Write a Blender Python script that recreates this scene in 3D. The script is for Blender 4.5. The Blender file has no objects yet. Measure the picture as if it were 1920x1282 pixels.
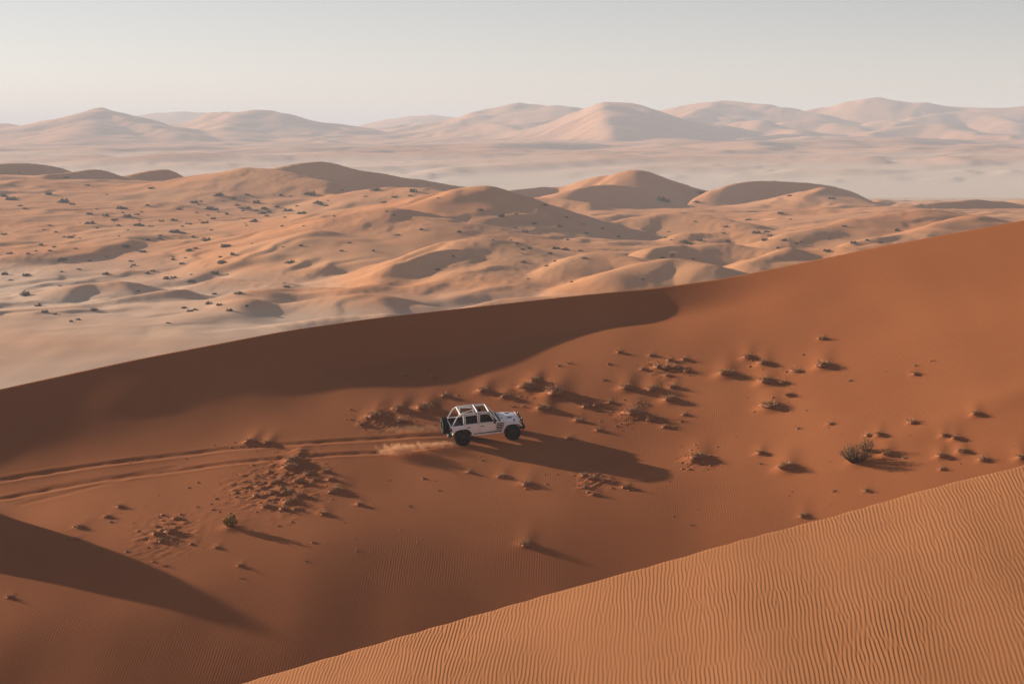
import bpy, bmesh, math, random
import numpy as np
from mathutils import Vector, Matrix

# ------------------------------------------------------------------ scene, camera, light
S = bpy.context.scene
COL = S.collection
CAMZ = 45.0
FPX = 3733.0                       # focal length in photo pixels (1920 wide)
HORIZON = 240.0                    # photo row of eye level
PITCH = math.atan((641.0 - HORIZON) / FPX)

cam_d = bpy.data.cameras.new('camera')
cam_d.sensor_width = 36.0
cam_d.lens = 36.0 * FPX / 1920.0
cam_d.clip_start = 0.5
cam_d.clip_end = 60000.0
cam = bpy.data.objects.new('camera', cam_d)
cam.location = (0, 0, CAMZ)
cam.rotation_euler = (math.pi / 2 - PITCH, 0, 0)
COL.objects.link(cam)
S.camera = cam

SUN_ELEV = math.radians(13.4)
SUN_AZ = math.radians(30.5)        # behind the picture's left side
SUN = Vector((-math.cos(SUN_AZ) * math.cos(SUN_ELEV), math.sin(SUN_AZ) * math.cos(SUN_ELEV), math.sin(SUN_ELEV)))

world = bpy.data.worlds.new('World')
S.world = world
world.use_nodes = True
wn = world.node_tree
wn.nodes.clear()
w_out = wn.nodes.new('ShaderNodeOutputWorld')
w_bg = wn.nodes.new('ShaderNodeBackground')
w_sky = wn.nodes.new('ShaderNodeTexSky')
w_sky.sky_type = 'NISHITA'
w_sky.sun_disc = False
w_sky.sun_elevation = SUN_ELEV
w_sky.sun_rotation = math.atan2(SUN.x, SUN.y)
w_sky.altitude = 100.0
w_sky.air_density = 0.75
w_sky.dust_density = 0.06
w_sky.ozone_density = 1.0
w_hsv = wn.nodes.new('ShaderNodeHueSaturation')
w_hsv.inputs['Saturation'].default_value = 0.52
wn.links.new(w_sky.outputs[0], w_hsv.inputs['Color'])
w_tint = wn.nodes.new('ShaderNodeMix'); w_tint.data_type = 'RGBA'; w_tint.blend_type = 'MULTIPLY'
w_tint.inputs['Factor'].default_value = 1.0
w_tint.inputs['B'].default_value = (1.09, 0.985, 0.995, 1)      # dusty rose of the desert air
wn.links.new(w_hsv.outputs[0], w_tint.inputs['A'])
wn.links.new(w_tint.outputs['Result'], w_bg.inputs['Color'])
w_bg.inputs['Strength'].default_value = 0.0505
wn.links.new(w_bg.outputs[0], w_out.inputs['Surface'])

sun_d = bpy.data.lights.new('sun', 'SUN')
sun_d.energy = 5.0
sun_d.angle = math.radians(0.6)
sun_d.color = (1.0, 0.81, 0.64)
sun = bpy.data.objects.new('sun', sun_d)
sun.rotation_euler = (-SUN).to_track_quat('-Z', 'Y').to_euler()
sun.location = (-60, 60, 120)
COL.objects.link(sun)

S.view_settings.view_transform = 'Standard'
S.view_settings.look = 'None'
S.view_settings.exposure = 1.03
S.view_settings.gamma = 1.0
S.view_settings.use_curve_mapping = False
S.cycles.use_denoising = True
S.cycles.max_bounces = 6
S.cycles.diffuse_bounces = 1
S.cycles.volume_bounces = 2
S.cycles.transparent_max_bounces = 16

# ------------------------------------------------------------------ numeric helpers
rng = np.random.default_rng(7)
_perm = rng.permutation(256)
_perm = np.concatenate([_perm, _perm])
_ga = rng.random(256) * 2 * np.pi
_gx, _gy = np.cos(_ga), np.sin(_ga)

def noise(x, y):
    x = np.asarray(x, float); y = np.asarray(y, float)
    xi = np.floor(x).astype(int); yi = np.floor(y).astype(int)
    xf = x - xi; yf = y - yi
    u = xf * xf * xf * (xf * (xf * 6 - 15) + 10); v = yf * yf * yf * (yf * (yf * 6 - 15) + 10)
    def g(ix, iy, dx, dy):
        h = _perm[(_perm[ix & 255] + iy) & 255]
        return _gx[h] * dx + _gy[h] * dy
    a = g(xi, yi, xf, yf); b = g(xi + 1, yi, xf - 1, yf)
    c = g(xi, yi + 1, xf, yf - 1); d = g(xi + 1, yi + 1, xf - 1, yf - 1)
    return ((a + (b - a) * u) * (1 - v) + (c + (d - c) * u) * v) * 1.5

def fbm(x, y, o=4, gain=0.5):
    s = 0; a = 1.0
    for i in range(o):
        s = s + a * noise(x * 2 ** i + 17.3 * i, y * 2 ** i - 9.1 * i); a *= gain
    return s

def sst(a, b, x):
    t = np.clip((np.asarray(x, float) - a) / (b - a), 0, 1)
    return t * t * (3 - 2 * t)

def smax(a, b, k):
    h = np.clip(0.5 + 0.5 * (a - b) / k, 0, 1)
    return b + (a - b) * h + k * h * (1 - h)

_cp, _sp = math.cos(PITCH), math.sin(PITCH)
def ray(px, py):
    """direction (x, z) per metre of y for a photo pixel"""
    u = (np.asarray(px, float) - 960.0) / FPX
    v = (641.0 - np.asarray(py, float)) / FPX
    yy = _cp + v * _sp
    return u / yy, (v * _cp - _sp) / yy
def pix(px, py, D):
    a, b = ray(px, py)
    return a * D, D, CAMZ + b * D
def to_px(x, y, z):
    z = z - CAMZ
    d = y * _cp - z * _sp
    return 960 + FPX * x / d, 641 - FPX * (y * _sp + z * _cp) / d

def smooth_interp(x, xp, fp, w):
    """piecewise linear interpolation, smoothed over +-w"""
    s = 0
    for k in (-1, -0.6, -0.25, 0.25, 0.6, 1):
        s = s + np.interp(x + k * w, xp, fp)
    return s / 6

def extrap(xp, fp):
    xp = list(xp); fp = list(fp)
    s0 = (fp[1] - fp[0]) / (xp[1] - xp[0]); s1 = (fp[-1] - fp[-2]) / (xp[-1] - xp[-2])
    return [xp[0] - 2000] + xp + [xp[-1] + 2000], [fp[0] - 2000 * s0] + fp + [fp[-1] + 2000 * s1]

# ------------------------------------------------------------------ height of the dune the vehicle drives on
CR_X, CR_Y = extrap([0, 250, 533, 700, 800, 1106, 1231, 1370, 1660, 1920, 2300],
                    [728, 674, 620, 596, 585, 551, 540, 520, 460, 412, 350])
_CX = np.linspace(-120, 90, 421)
_CY = np.cumsum(0.56 - 0.78 * sst(-32, 34, _CX) - 0.25 * sst(-45, -80, _CX)) * (_CX[1] - _CX[0])
_CY = _CY - np.interp(0, _CX, _CY) + 136.0
def crest_y(x):
    return np.interp(x, _CX, _CY) + 0.4 * np.sin(x / 9.0)
def crest_z(x):
    yc = crest_y(x)
    px = 960 + FPX * x / (yc * _cp + 11 * _sp)
    py = smooth_interp(px, CR_X, CR_Y, 40)
    return CAMZ + ray(px, py)[1] * yc

VEH_X, VEH_Y = -1.55, 118.6
_D = np.linspace(-6, 90, 3841)
def _profile(s0, L1, L2, s1, low=0.315):
    sl = s0 + (s1 - s0) * sst(L1, L2, _D)
    sl = np.where(_D < 0, s0, sl)
    sl = sl + (low - sl) * sst(24, 40, _D)
    sl = sl * (1 - sst(62, 84, _D))
    c = np.cumsum(sl) * (_D[1] - _D[0])
    c = c - np.interp(0, _D, c)
    return c + (7.8 - np.interp(26, _D, c)) * sst(3, 26, _D)      # every stretch of the slope reaches the same foot
_P_LEFT = _profile(0.425, 3.0, 18.0, 0.225)
_P_MID = _profile(0.60, 2.3, 6.2, 0.20)
_P_MID2 = _profile(0.64, 1.5, 4.4, 0.20)
_P_RIGHT = _profile(0.43, 2.0, 14.0, 0.20)

ROUGH = []         # (x, y, radius) of disturbed sand
RUTS = []          # (world polyline, width, depth) filled below
MOUNDS = []        # (x, y, radius, height, tail) filled below

NOSES = []
_sx, _sy = math.cos(SUN_AZ), math.sin(SUN_AZ)
def near_base(x, y):
    yc = crest_y(x); zc = crest_z(x); d = yc - y
    wl = 1 - sst(-22, -4, x); wr = sst(9, 22, x); w2 = sst(-8, 9, x) - wr; wm = 1 - wl - wr - w2
    P = wl * np.interp(d, _D, _P_LEFT) + wm * np.interp(d, _D, _P_MID) + w2 * np.interp(d, _D, _P_MID2) + wr * np.interp(d, _D, _P_RIGHT)
    # the rise to the right flattens out towards the valley
    keep = 1 - (0.65 - 0.3 * sst(-2, 12, x)) * sst(8, 58, d)
    z0 = crest_z(np.zeros_like(x) - 1.0)
    front = z0 + (zc - z0) * keep - P
    back = zc - 0.30 * np.maximum(-d, 0) - 0.0
    z = np.where(d > 0, front, back)
    z = np.maximum(z, -1.0 - 0 * z)
    fade = sst(0.6, 6, d)
    z = z + fade * (0.16 * noise(x / 13 + 3, y / 17) + 0.05 * noise(x / 4.2, y / 7 + 5))
    # bowl at the right with a swept streak
    z = z + 0.10 * np.exp(-((y - 109.5 - 0.28 * (x - 22)) / 1.6) ** 2) * sst(17, 25, x) * fade
    # dune nose out of frame at the left whose shadow falls into the valley
    nose = 0.0
    for cx, cy, hh, wd in NOSES:
        q = -(x - cx) * _sx + (y - cy) * _sy; rr = (x - cx) * _sy + (y - cy) * _sx
        nose = nose + hh * np.exp(-(np.abs(rr) / wd) ** 3) * np.exp(-(q / 6.5) ** 2)
    return z + nose

def seg_dist(x, y, poly):
    best = np.full(np.shape(x), 1e9); side = np.zeros(np.shape(x)); along = np.zeros(np.shape(x)); acc = 0.0
    for (x0, y0), (x1, y1) in zip(poly[:-1], poly[1:]):
        dx, dy = x1 - x0, y1 - y0; L2 = dx * dx + dy * dy; L = math.sqrt(L2)
        t = np.clip(((x - x0) * dx + (y - y0) * dy) / L2, 0, 1)
        qx, qy = x - x0 - t * dx, y - y0 - t * dy
        d = np.hypot(qx, qy); m = d < best
        best = np.where(m, d, best)
        side = np.where(m, np.sign(dx * qy - dy * qx), side)
        along = np.where(m, acc + t * L, along)
        acc += L
    return best, side, along

def near_h(x, y):
    x = np.asarray(x, float); y = np.asarray(y, float)
    z = near_base(x, y)
    for poly, w, dep in RUTS:
        b = (x > min(p[0] for p in poly) - 3) & (x < max(p[0] for p in poly) + 3) & (y > min(p[1] for p in poly) - 3) & (y < max(p[1] for p in poly) + 3)
        if b.any():
            d, s, al = seg_dist(x[b], y[b], poly)
            n = 0.75 + 0.5 * noise(al / 1.3, d * 0 + 3 + w) + 0.25 * noise(al * 1.7, d * 4)
            end = sst(0, 0.8, al)
            z[b] += end * (-dep * n * np.exp(-(d / w) ** 2) + dep * 0.30 * n * np.exp(-((d - 2.0 * w) / (0.75 * w)) ** 2) * np.where(s > 0, 1.0, 0.7))
    for mx, my, r in ROUGH:
        b = (np.abs(x - mx) < 2.5 * r) & (np.abs(y - my) < 4 * r)
        if b.any():
            xx, yy = x[b], y[b]
            z[b] += np.exp(-((xx - mx) / r) ** 2 - ((yy - my) / (1.7 * r)) ** 2) * (0.085 * np.maximum(noise(xx * 1.9 + 3, yy * 1.5), 0.02) + 0.04 * noise(xx * 4.1, yy * 3.3))
    for mx, my, r, h, tail in MOUNDS:
        b = (np.abs(x - mx) < 4 * r + tail) & (np.abs(y - my) < 4 * r + tail)
        if b.any():
            xx = x[b] - mx; yy = y[b] - my
            core = np.exp(-(xx * xx * 0.8 + yy * yy) / (r * r))
            u = np.clip(yy / max(tail, 1e-3), 0, 1)
            tl = np.exp(-((xx - 0.12 * yy) / (r * (1.0 + 0.6 * u))) ** 2) * (1 - u) ** 1.5 * sst(-r, 0.2 * r, yy)
            z[b] += h * np.maximum(core, 0.60 * tl)
    return z

# ------------------------------------------------------------------ height of the rippled dune in front
BR_X, BR_Y = extrap([448, 592, 800, 960, 1120, 1224, 1328, 1432, 1537, 1641, 1745, 1920],
                    [1282, 1239, 1179, 1133, 1087, 1060, 1029, 1000, 975, 945, 914, 872])
def brink_y(x):
    return 46.5 + 0.10 * x
def front_h(x, y):
    x = np.asarray(x, float); y = np.asarray(y, float)
    yb = brink_y(x) + 0.10 * noise(x / 2.1, x * 0 + 4.4)
    px = 960 + FPX * x / (yb * _cp + 11 * _sp)
    for _ in range(3):
        zb = CAMZ + ray(px, smooth_interp(px, BR_X, BR_Y, 60))[1] * yb
        px = to_px(x, yb, zb)[0]
    d = yb - y
    dd = np.maximum(d, 0)
    top = zb - 0.10 * dd - 0.0055 * np.minimum(dd, 22) ** 2 + 0.10 * noise(x / 5 + 9, y / 7) * sst(0, 4, dd)
    # a low swell that darkens the lower right corner
    top = top - 0.5 * np.exp(-((x - 10.5) / 3.5) ** 2 - ((y - 31.5) / 4.0) ** 2)
    lee = zb - 0.62 * np.maximum(-d, 0)
    return np.where(d > 0, top, lee)

# ------------------------------------------------------------------ dune field and far dunes
def ridge(x, y, base, pts, front, back, n=1.7, hmin=0.4, rd=5.0):
    """a dune crest through photo points (px, py, metres away); flank slopes towards and away from the viewer"""
    for _ in range(2):          # round the corners of the crest line
        q = [pts[0]]
        for a, b in zip(pts[:-1], pts[1:]):
            q += [tuple(a[i] * 0.75 + b[i] * 0.25 for i in range(3)), tuple(a[i] * 0.25 + b[i] * 0.75 for i in range(3))]
        pts = q + [pts[-1]]
    P = [pix(*p) for p in pts]
    bx = np.array([p[0] for p in P]); by = np.array([p[1] for p in P])
    H = np.maximum(np.array([p[2] for p in P]) - base(bx, by), hmin)
    R = H.max() * n / min(front, back) + 5
    m = (x > bx.min() - R) & (x < bx.max() + R) & (y > by.min() - R) & (y < by.max() + R)
    out = np.zeros(np.shape(x))
    if not m.any():
        return out
    xm, ym = x[m], y[m]
    best = np.full(xm.shape, 0.0)
    for i in range(len(P) - 1):
        dx, dy = bx[i + 1] - bx[i], by[i + 1] - by[i]; L = math.hypot(dx, dy)
        t = np.clip(((xm - bx[i]) * dx + (ym - by[i]) * dy) / (L * L), 0, 1)
        qx, qy = xm - bx[i] - t * dx, ym - by[i] - t * dy
        d = np.hypot(qx, qy)
        s = (dx * qy - dy * qx) / L / np.maximum(d, 1e-6)
        d = np.sqrt(d * d + rd * rd) - rd
        sl = front + (back - front) * (s + 1) / 2
        h = H[i] + (H[i + 1] - H[i]) * t
        v = h * np.clip(1 - sl * d / (h * n), 0, 1) ** n
        best = np.maximum(best, v)
    out[m] = best
    return out

_BC = [(0,600,462),(0,490,600),(0,400,750),(0,340,900),(0,328,1010),(-400,600,462),(-400,400,760),(-400,320,1000),
       (480,545,520),(480,455,650),(480,405,760),(480,364,900),(480,350,1000),(960,545,520),(960,468,640),(960,410,780),(960,386,950),
       (1440,465,620),(1440,425,720),(1440,398,850),(1440,388,980),(1920,415,700),(1920,398,850),(2300,420,700),(2300,395,900),(1700,392,930)]
_BX = np.array([pix(*c)[0] for c in _BC]); _BY = np.array([pix(*c)[1] for c in _BC]); _BZ = np.array([pix(*c)[2] for c in _BC])
for _x in (-420, -210, 0, 210, 420):
    for _y in (300, 370, 1350, 1600):
        _BX = np.append(_BX, _x); _BY = np.append(_BY, _y); _BZ = np.append(_BZ, 0.0)
def _phi(r): return np.sqrt(r * r + 120.0 ** 2)
_A = _phi(np.hypot(_BX[:, None] - _BX[None], _BY[:, None] - _BY[None]))
_W = np.linalg.solve(_A + np.eye(len(_BX)) * 1.5, _BZ)
def mid_base(x, y):
    x = np.asarray(x, float); y = np.asarray(y, float)
    z = 0
    for i in range(len(_BX)):
        z = z + _W[i] * _phi(np.hypot(x - _BX[i], y - _BY[i]))
    out = 1 - sst(1080, 1330, y)
    return np.maximum(z * out, 0.0)

MID = [  # crest points (photo column, photo row, metres away), slope towards the viewer, slope away
 ([(470,330,930),(530,313,936),(585,301,942),(640,311,950),(700,324,960),(800,343,975),(880,354,985)], 0.56, 0.30),
 ([(520,334,890),(560,330,895),(620,333,902),(690,346,910)], 0.55, 0.25),
 ([(690,398,740),(750,384,735),(820,362,725),(880,352,712),(905,350,705)], 0.24, 0.42),
 ([(850,356,712),(880,352,706),(905,350,700),(960,375,690),(1030,402,680),(1100,424,672),(1180,447,665)], 0.45, 0.42),
 ([(448,470,616),(470,452,618),(520,436,620),(575,424,622),(640,405,630),(720,392,640)], 0.14, 0.40),
 ([(520,470,590),(548,447,596),(590,432,602)], 0.16, 0.35),
 ([(600,535,520),(660,524,522),(710,505,526),(760,482,532),(830,456,540),(880,449,545)], 0.17, 0.50),
 ([(740,500,512),(800,480,520),(850,471,524),(890,478,528),(935,496,532)], 0.58, 0.30),
 ([(-60,483,620),(20,487,610),(110,490,600),(190,503,585),(300,525,560),(360,540,540)], 0.18, 0.35),
 ([(150,540,505),(190,532,510),(220,527,512),(250,537,512)], 0.40, 0.22),
 ([(230,566,480),(285,556,487),(330,550,490),(356,558,490)], 0.40, 0.25),
 ([(330,545,520),(390,528,528),(440,523,530),(520,536,520),(620,544,512)], 0.30, 0.3),
 ([(365,600,452),(420,580,455),(480,572,457),(560,568,458),(640,562,459),(760,566,455)], 0.22, 0.35),
 ([(460,560,480),(520,547,492),(580,545,495),(680,552,485)], 0.26, 0.35),
 ([(960,358,1000),(1040,354,1020),(1110,336,1015),(1160,325,1010),(1195,317,1005),(1240,332,1010),(1290,350,1018),(1325,360,1025)], 0.44, 0.34),
 ([(1080,354,935),(1120,343,942),(1180,346,950),(1240,362,958)], 0.60, 0.25),
 ([(1335,360,975),(1365,348,980),(1400,341,985),(1450,339,992),(1500,341,998),(1560,349,1004),(1605,365,1008),(1650,386,1010)], 0.58, 0.36),
 ([(1540,356,960),(1590,368,950),(1640,386,945)], 0.22, 0.5),
 ([(1660,388,985),(1690,380,980),(1740,388,970)], 0.25, 0.35),
 ([(1720,392,895),(1790,380,900),(1850,376,906),(1880,375,910),(1930,387,915)], 0.50, 0.30),
 ([(1120,432,700),(1180,412,710),(1240,402,715),(1300,402,712),(1370,418,698),(1440,440,680)], 0.40, 0.33),
 ([(1380,420,790),(1440,398,800),(1500,390,805),(1570,398,795),(1640,408,780)], 0.40, 0.33),
 ([(1460,450,610),(1520,432,625),(1580,420,640),(1660,405,665),(1740,396,690)], 0.20, 0.38),
 ([(1560,470,560),(1640,448,580),(1720,430,600),(1820,410,640)], 0.20, 0.40),
 ([(1400,500,510),(1470,480,525),(1530,470,535),(1600,466,535),(1660,458,540)], 0.22, 0.40),
 ([(960,495,525),(1010,482,535),(1070,475,545),(1150,484,535),(1240,500,520)], 0.24, 0.36),
 ([(1040,500,505),(1090,478,520),(1120,472,525),(1190,492,512)], 0.24, 0.42),
 ([(1150,512,480),(1210,494,490),(1260,488,495),(1320,502,485)], 0.30, 0.40),
 ([(1230,470,560),(1300,456,572),(1370,452,575),(1440,466,565)], 0.40, 0.34),
 ([(1300,440,640),(1360,430,650),(1420,436,640),(1480,446,630)], 0.36, 0.34),
 ([(680,545,480),(760,535,490),(850,530,495),(960,540,485),(1080,545,480)], 0.22, 0.35),
 ([(960,520,500),(1040,508,508),(1110,512,502),(1180,524,495)], 0.30, 0.4),
 ([(860,590,440),(940,566,455),(1040,555,462),(1120,560,455)], 0.26, 0.35),
 ([(100,640,412),(190,622,420),(230,620,421),(300,632,416)], 0.30, 0.30),
 ([(380,640,405),(480,612,420),(600,596,430),(720,590,432)], 0.22, 0.34),
 ([(-60,312,960),(0,306,965),(40,305,970),(90,311,978),(115,318,982)], 0.47, 0.30),
 ([(90,324,925),(130,322,930),(165,316,935),(190,317,940),(235,333,948)], 0.60, 0.28),
 ([(235,330,945),(262,325,948),(300,319,952),(322,322,956),(340,338,960)], 0.60, 0.36),
 ([(333,346,935),(400,332,960),(470,330,985)], 0.22, 0.30),
 ([(370,352,880),(420,326,890),(480,317,890),(540,326,880),(600,340,865)], 0.24, 0.32),
 ([(150,390,790),(200,378,800),(280,376,800),(360,388,785)], 0.22, 0.35),
 ([(640,372,830),(700,358,835),(770,352,830),(850,362,815)], 0.22, 0.3),
 ([(960,378,860),(1020,368,865),(1100,380,850)], 0.45, 0.3),
 ([(745,388,712),(775,376,722),(800,374,720),(840,386,700)], 0.22, 0.55),
 ([(180,352,900),(260,350,895),(330,368,870),(420,392,830),(520,402,800)], 0.36, 0.26),
]

def dune_noise(x, y, lam, seed):
    wx = x * 0.86 - y * 0.5 + lam * 0.55 * fbm(x / (lam * 1.6) + seed, y / (lam * 1.6), 3)
    f = wx / lam
    t = f - np.floor(f)
    saw = np.where(t < 0.68, t / 0.68, (1 - t) / 0.32)
    saw = saw * saw * (3 - 2 * saw)
    amp = np.clip(0.35 + 1.3 * noise(x / (lam * 1.9) + seed * 3, y / (lam * 1.9)), 0, 1.4)
    return saw * amp

def scrub(x, y):
    return sst(0.0, 0.35, noise(x / 45 + 7, y / 60) + 0.25) * sst(430, 500, y)
def mid_h(x, y):
    x = np.asarray(x, float); y = np.asarray(y, float)
    z = mid_base(x, y)
    edge = sst(330, 400, y) * (1 - sst(1080, 1300, y))
    flat = 1 - sst(6, 16, z)
    near = sst(380, 480, y)
    z = z + edge * (0.9 * fbm(x / 70, y / 90, 3) + (0.35 + 0.9 * near) * flat * dune_noise(x, y, 38, 1.7) + near * (1 - flat) * (1.3 * dune_noise(x, y, 64, 5.2) + 0.8 * dune_noise(x, y, 27, 8.8)))
    up = np.zeros(np.shape(z))
    for pts, f, b in MID:
        up = smax(up, (ridge(x, y, mid_base, pts, f * 1.12, b, n=1.25, rd=1.4) if f > 0.43 else ridge(x, y, mid_base, pts, f, b, rd=5.0)), 0.4)
    z = z + np.maximum(up - 0.09, 0) * edge
    z = z + edge * (0.14 * noise(x / 9, y / 12) + near * 0.55 * (0.4 + 0.6 * flat) * dune_noise(x, y, 15, 3.3) + 0.16 * scrub(x, y) * np.maximum(noise(x / 2.3, y / 3.1), 0)) + 0.06 * noise(x / 6, y / 25)
    return z

FAR = [
 ([(-200,245,3700),(-60,232,3700),(0,236,3700),(40,242,3650)], 0.30, 0.25),
 ([(20,248,3700),(80,230,3650),(140,214,3600),(190,210,3550),(215,215,3500),(270,232,3420),(330,248,3350)], 0.36, 0.25),
 ([(190,210,3550),(160,235,3350),(130,255,3200)], 0.25, 0.25),
 ([(320,244,3900),(370,224,3850),(410,213,3800),(470,209,3780),(520,213,3760),(560,225,3740),(605,243,3700)], 0.40, 0.30),
 ([(440,210,3790),(420,235,3550),(440,262,3350)], 0.30, 0.22),
 ([(500,262,3450),(560,255,3420),(610,268,3350)], 0.40, 0.2),
 ([(235,222,6200),(290,209,6200),(340,207,6200),(390,211,6200),(430,222,6200)], 0.32, 0.25),
 ([(660,242,5600),(740,225,5600),(790,218,5600),(830,219,5600),(900,228,5600)], 0.30, 0.25),
 ([(560,250,4600),(640,243,4600),(720,246,4500),(790,250,4400)], 0.22, 0.25),
 ([(760,268,3600),(830,245,3640),(880,235,3650),(940,236,3600),(985,250,3500)], 0.36, 0.28),
 ([(830,234,4300),(880,215,4300),(920,205,4280),(960,198,4250),(1010,197,4250),(1060,199,4230),(1110,208,4200)], 0.22, 0.30),
 ([(1050,235,3500),(1090,212,3500),(1130,196,3500),(1185,199,3480),(1215,215,3440),(1245,242,3380)], 0.50, 0.34),
 ([(1130,196,3500),(1135,225,3300),(1150,262,3100)], 0.40, 0.30),
 ([(1180,207,4400),(1240,206,4350),(1290,196,4300),(1355,187,4250),(1400,193,4200),(1460,202,4150),(1530,212,4100)], 0.36, 0.28),
 ([(1355,187,4250),(1300,215,4000),(1250,240,3800)], 0.30, 0.25),
 ([(1330,245,3650),(1400,230,3650),(1450,234,3600),(1490,252,3500)], 0.40, 0.22),
 ([(1500,215,4300),(1560,205,4300),(1620,190,4250),(1655,189,4230),(1720,198,4200),(1800,201,4200),(1860,203,4150),(1930,205,4150),(2100,200,4100)], 0.34, 0.26),
 ([(1480,232,3800),(1530,228,3800),(1600,244,3700)], 0.42, 0.22),
 ([(1640,250,3600),(1700,235,3650),(1760,232,3650),(1830,250,3500)], 0.36, 0.25),
 ([(1720,222,3900),(1790,212,3950),(1850,216,3900),(1900,232,3800)], 0.38, 0.25),
 ([(1240,262,3350),(1300,250,3400),(1350,262,3300)], 0.36, 0.2),
 ([(1060,255,3300),(1100,249,3300),(1140,262,3200)], 0.4, 0.2),
 ([(1560,262,3300),(1640,256,3300),(1720,268,3200)], 0.3, 0.2),
 ([(1800,262,3300),(1850,254,3300),(1930,264,3200)], 0.36, 0.2),
]
def far_base(x, y):
    t = np.clip((y - 1500) / 2900.0, 0, 1) ** 1.25
    z = 37.0 * t + 5 * sst(5000, 7500, y)
    ax = x / np.maximum(y, 1)
    return z * (0.72 + 0.28 * sst(-0.12, 0.03, ax))
def far_h(x, y):
    x = np.asarray(x, float); y = np.asarray(y, float)
    z = far_base(x, y)
    t = sst(2450, 3600, y)
    z = z + t * (5.0 * fbm(x / 420, y / 520, 4) + 9.0 * dune_noise(x, y, 330, 9.1) + 5.0 * dune_noise(x, y, 140, 2.2) + 2.0 * dune_noise(x, y, 60, 4.7))
    up = np.zeros(np.shape(z))
    for pts, f, b in FAR:
        up = smax(up, ridge(x, y, far_base, pts, f * (1.3 if f > 0.32 else 1.0), b, 2.1, 2.0, 16.0), 3.0)
    z = z + np.maximum(up - 0.75, 0)
    z = z + sst(1500, 2600, y) * 1.0 * noise(x / 60, y / 90) + t * 1.5 * noise(x / 45, y / 60)
    z = z + sst(1400, 1700, y) * (1 - sst(2400, 3000, y)) * (4.0 * dune_noise(x, y, 150, 6.1) + 1.6 * dune_noise(x, y, 55, 1.1)) + sst(1800, 2300, y) * (1 - sst(3000, 3500, y)) * (9.0 * dune_noise(x, y, 420, 3.9) + 5.0 * dune_noise(x, y, 190, 7.3))
    fade = sst(1250, 1600, y)
    return z * fade - 0.05

# ------------------------------------------------------------------ mesh helpers
def grid_mesh(name, X, Y, Z):
    r, c = X.shape
    me = bpy.data.meshes.new(name)
    co = np.empty((r * c, 3), np.float32)
    co[:, 0] = X.ravel(); co[:, 1] = Y.ravel(); co[:, 2] = Z.ravel()
    me.vertices.add(r * c); me.vertices.foreach_set('co', co.ravel())
    i = np.arange((r - 1) * (c - 1)); a = (i // (c - 1)) * c + i % (c - 1)
    quads = np.stack([a, a + 1, a + c + 1, a + c], 1).astype(np.int32)
    n = len(quads)
    me.loops.add(n * 4); me.loops.foreach_set('vertex_index', quads.ravel())
    me.polygons.add(n); me.polygons.foreach_set('loop_start', np.arange(0, n * 4, 4, dtype=np.int32))
    me.polygons.foreach_set('use_smooth', np.ones(n, bool))
    me.update(); me.validate()
    return me

def link(name, me, mat=None, parent=None):
    o = bpy.data.objects.new(name, me)
    if mat is not None:
        me.materials.clear() if hasattr(me.materials, 'clear') else None
        me.materials.append(mat)
    COL.objects.link(o)
    o.parent = parent
    return o
def tag(o, label=None, cat=None, group=None, kind=None):
    if label: o['label'] = label
    if cat: o['category'] = cat
    if group: o['group'] = group
    if kind: o['kind'] = kind
    return o

def stretch(parts):
    """coordinates from (start, stop, step) runs"""
    out = []
    for a, b, s in parts:
        out.append(np.arange(a, b, s))
    out.append(np.array([parts[-1][1]]))
    return np.concatenate(out)

# ------------------------------------------------------------------ materials
def srgb(r, g, b):
    f = lambda c: (c / 12.92 if c <= 0.04045 else ((c + 0.055) / 1.055) ** 2.4)
    return (f(r / 255), f(g / 255), f(b / 255), 1)

def new_mat(name):
    m = bpy.data.materials.new(name); m.use_nodes = True
    nt = m.node_tree
    bsdf = nt.nodes['Principled BSDF']
    return m, nt, bsdf
def plain_mat(name, col, rough=0.6, metal=0.0, spec=0.5, coat=0.0):
    m, nt, b = new_mat(name)
    b.inputs['Base Color'].default_value = (*col, 1)
    b.inputs['Roughness'].default_value = rough
    b.inputs['Metallic'].default_value = metal
    b.inputs['Specular IOR Level'].default_value = spec
    b.inputs['Coat Weight'].default_value = coat
    return m

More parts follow.
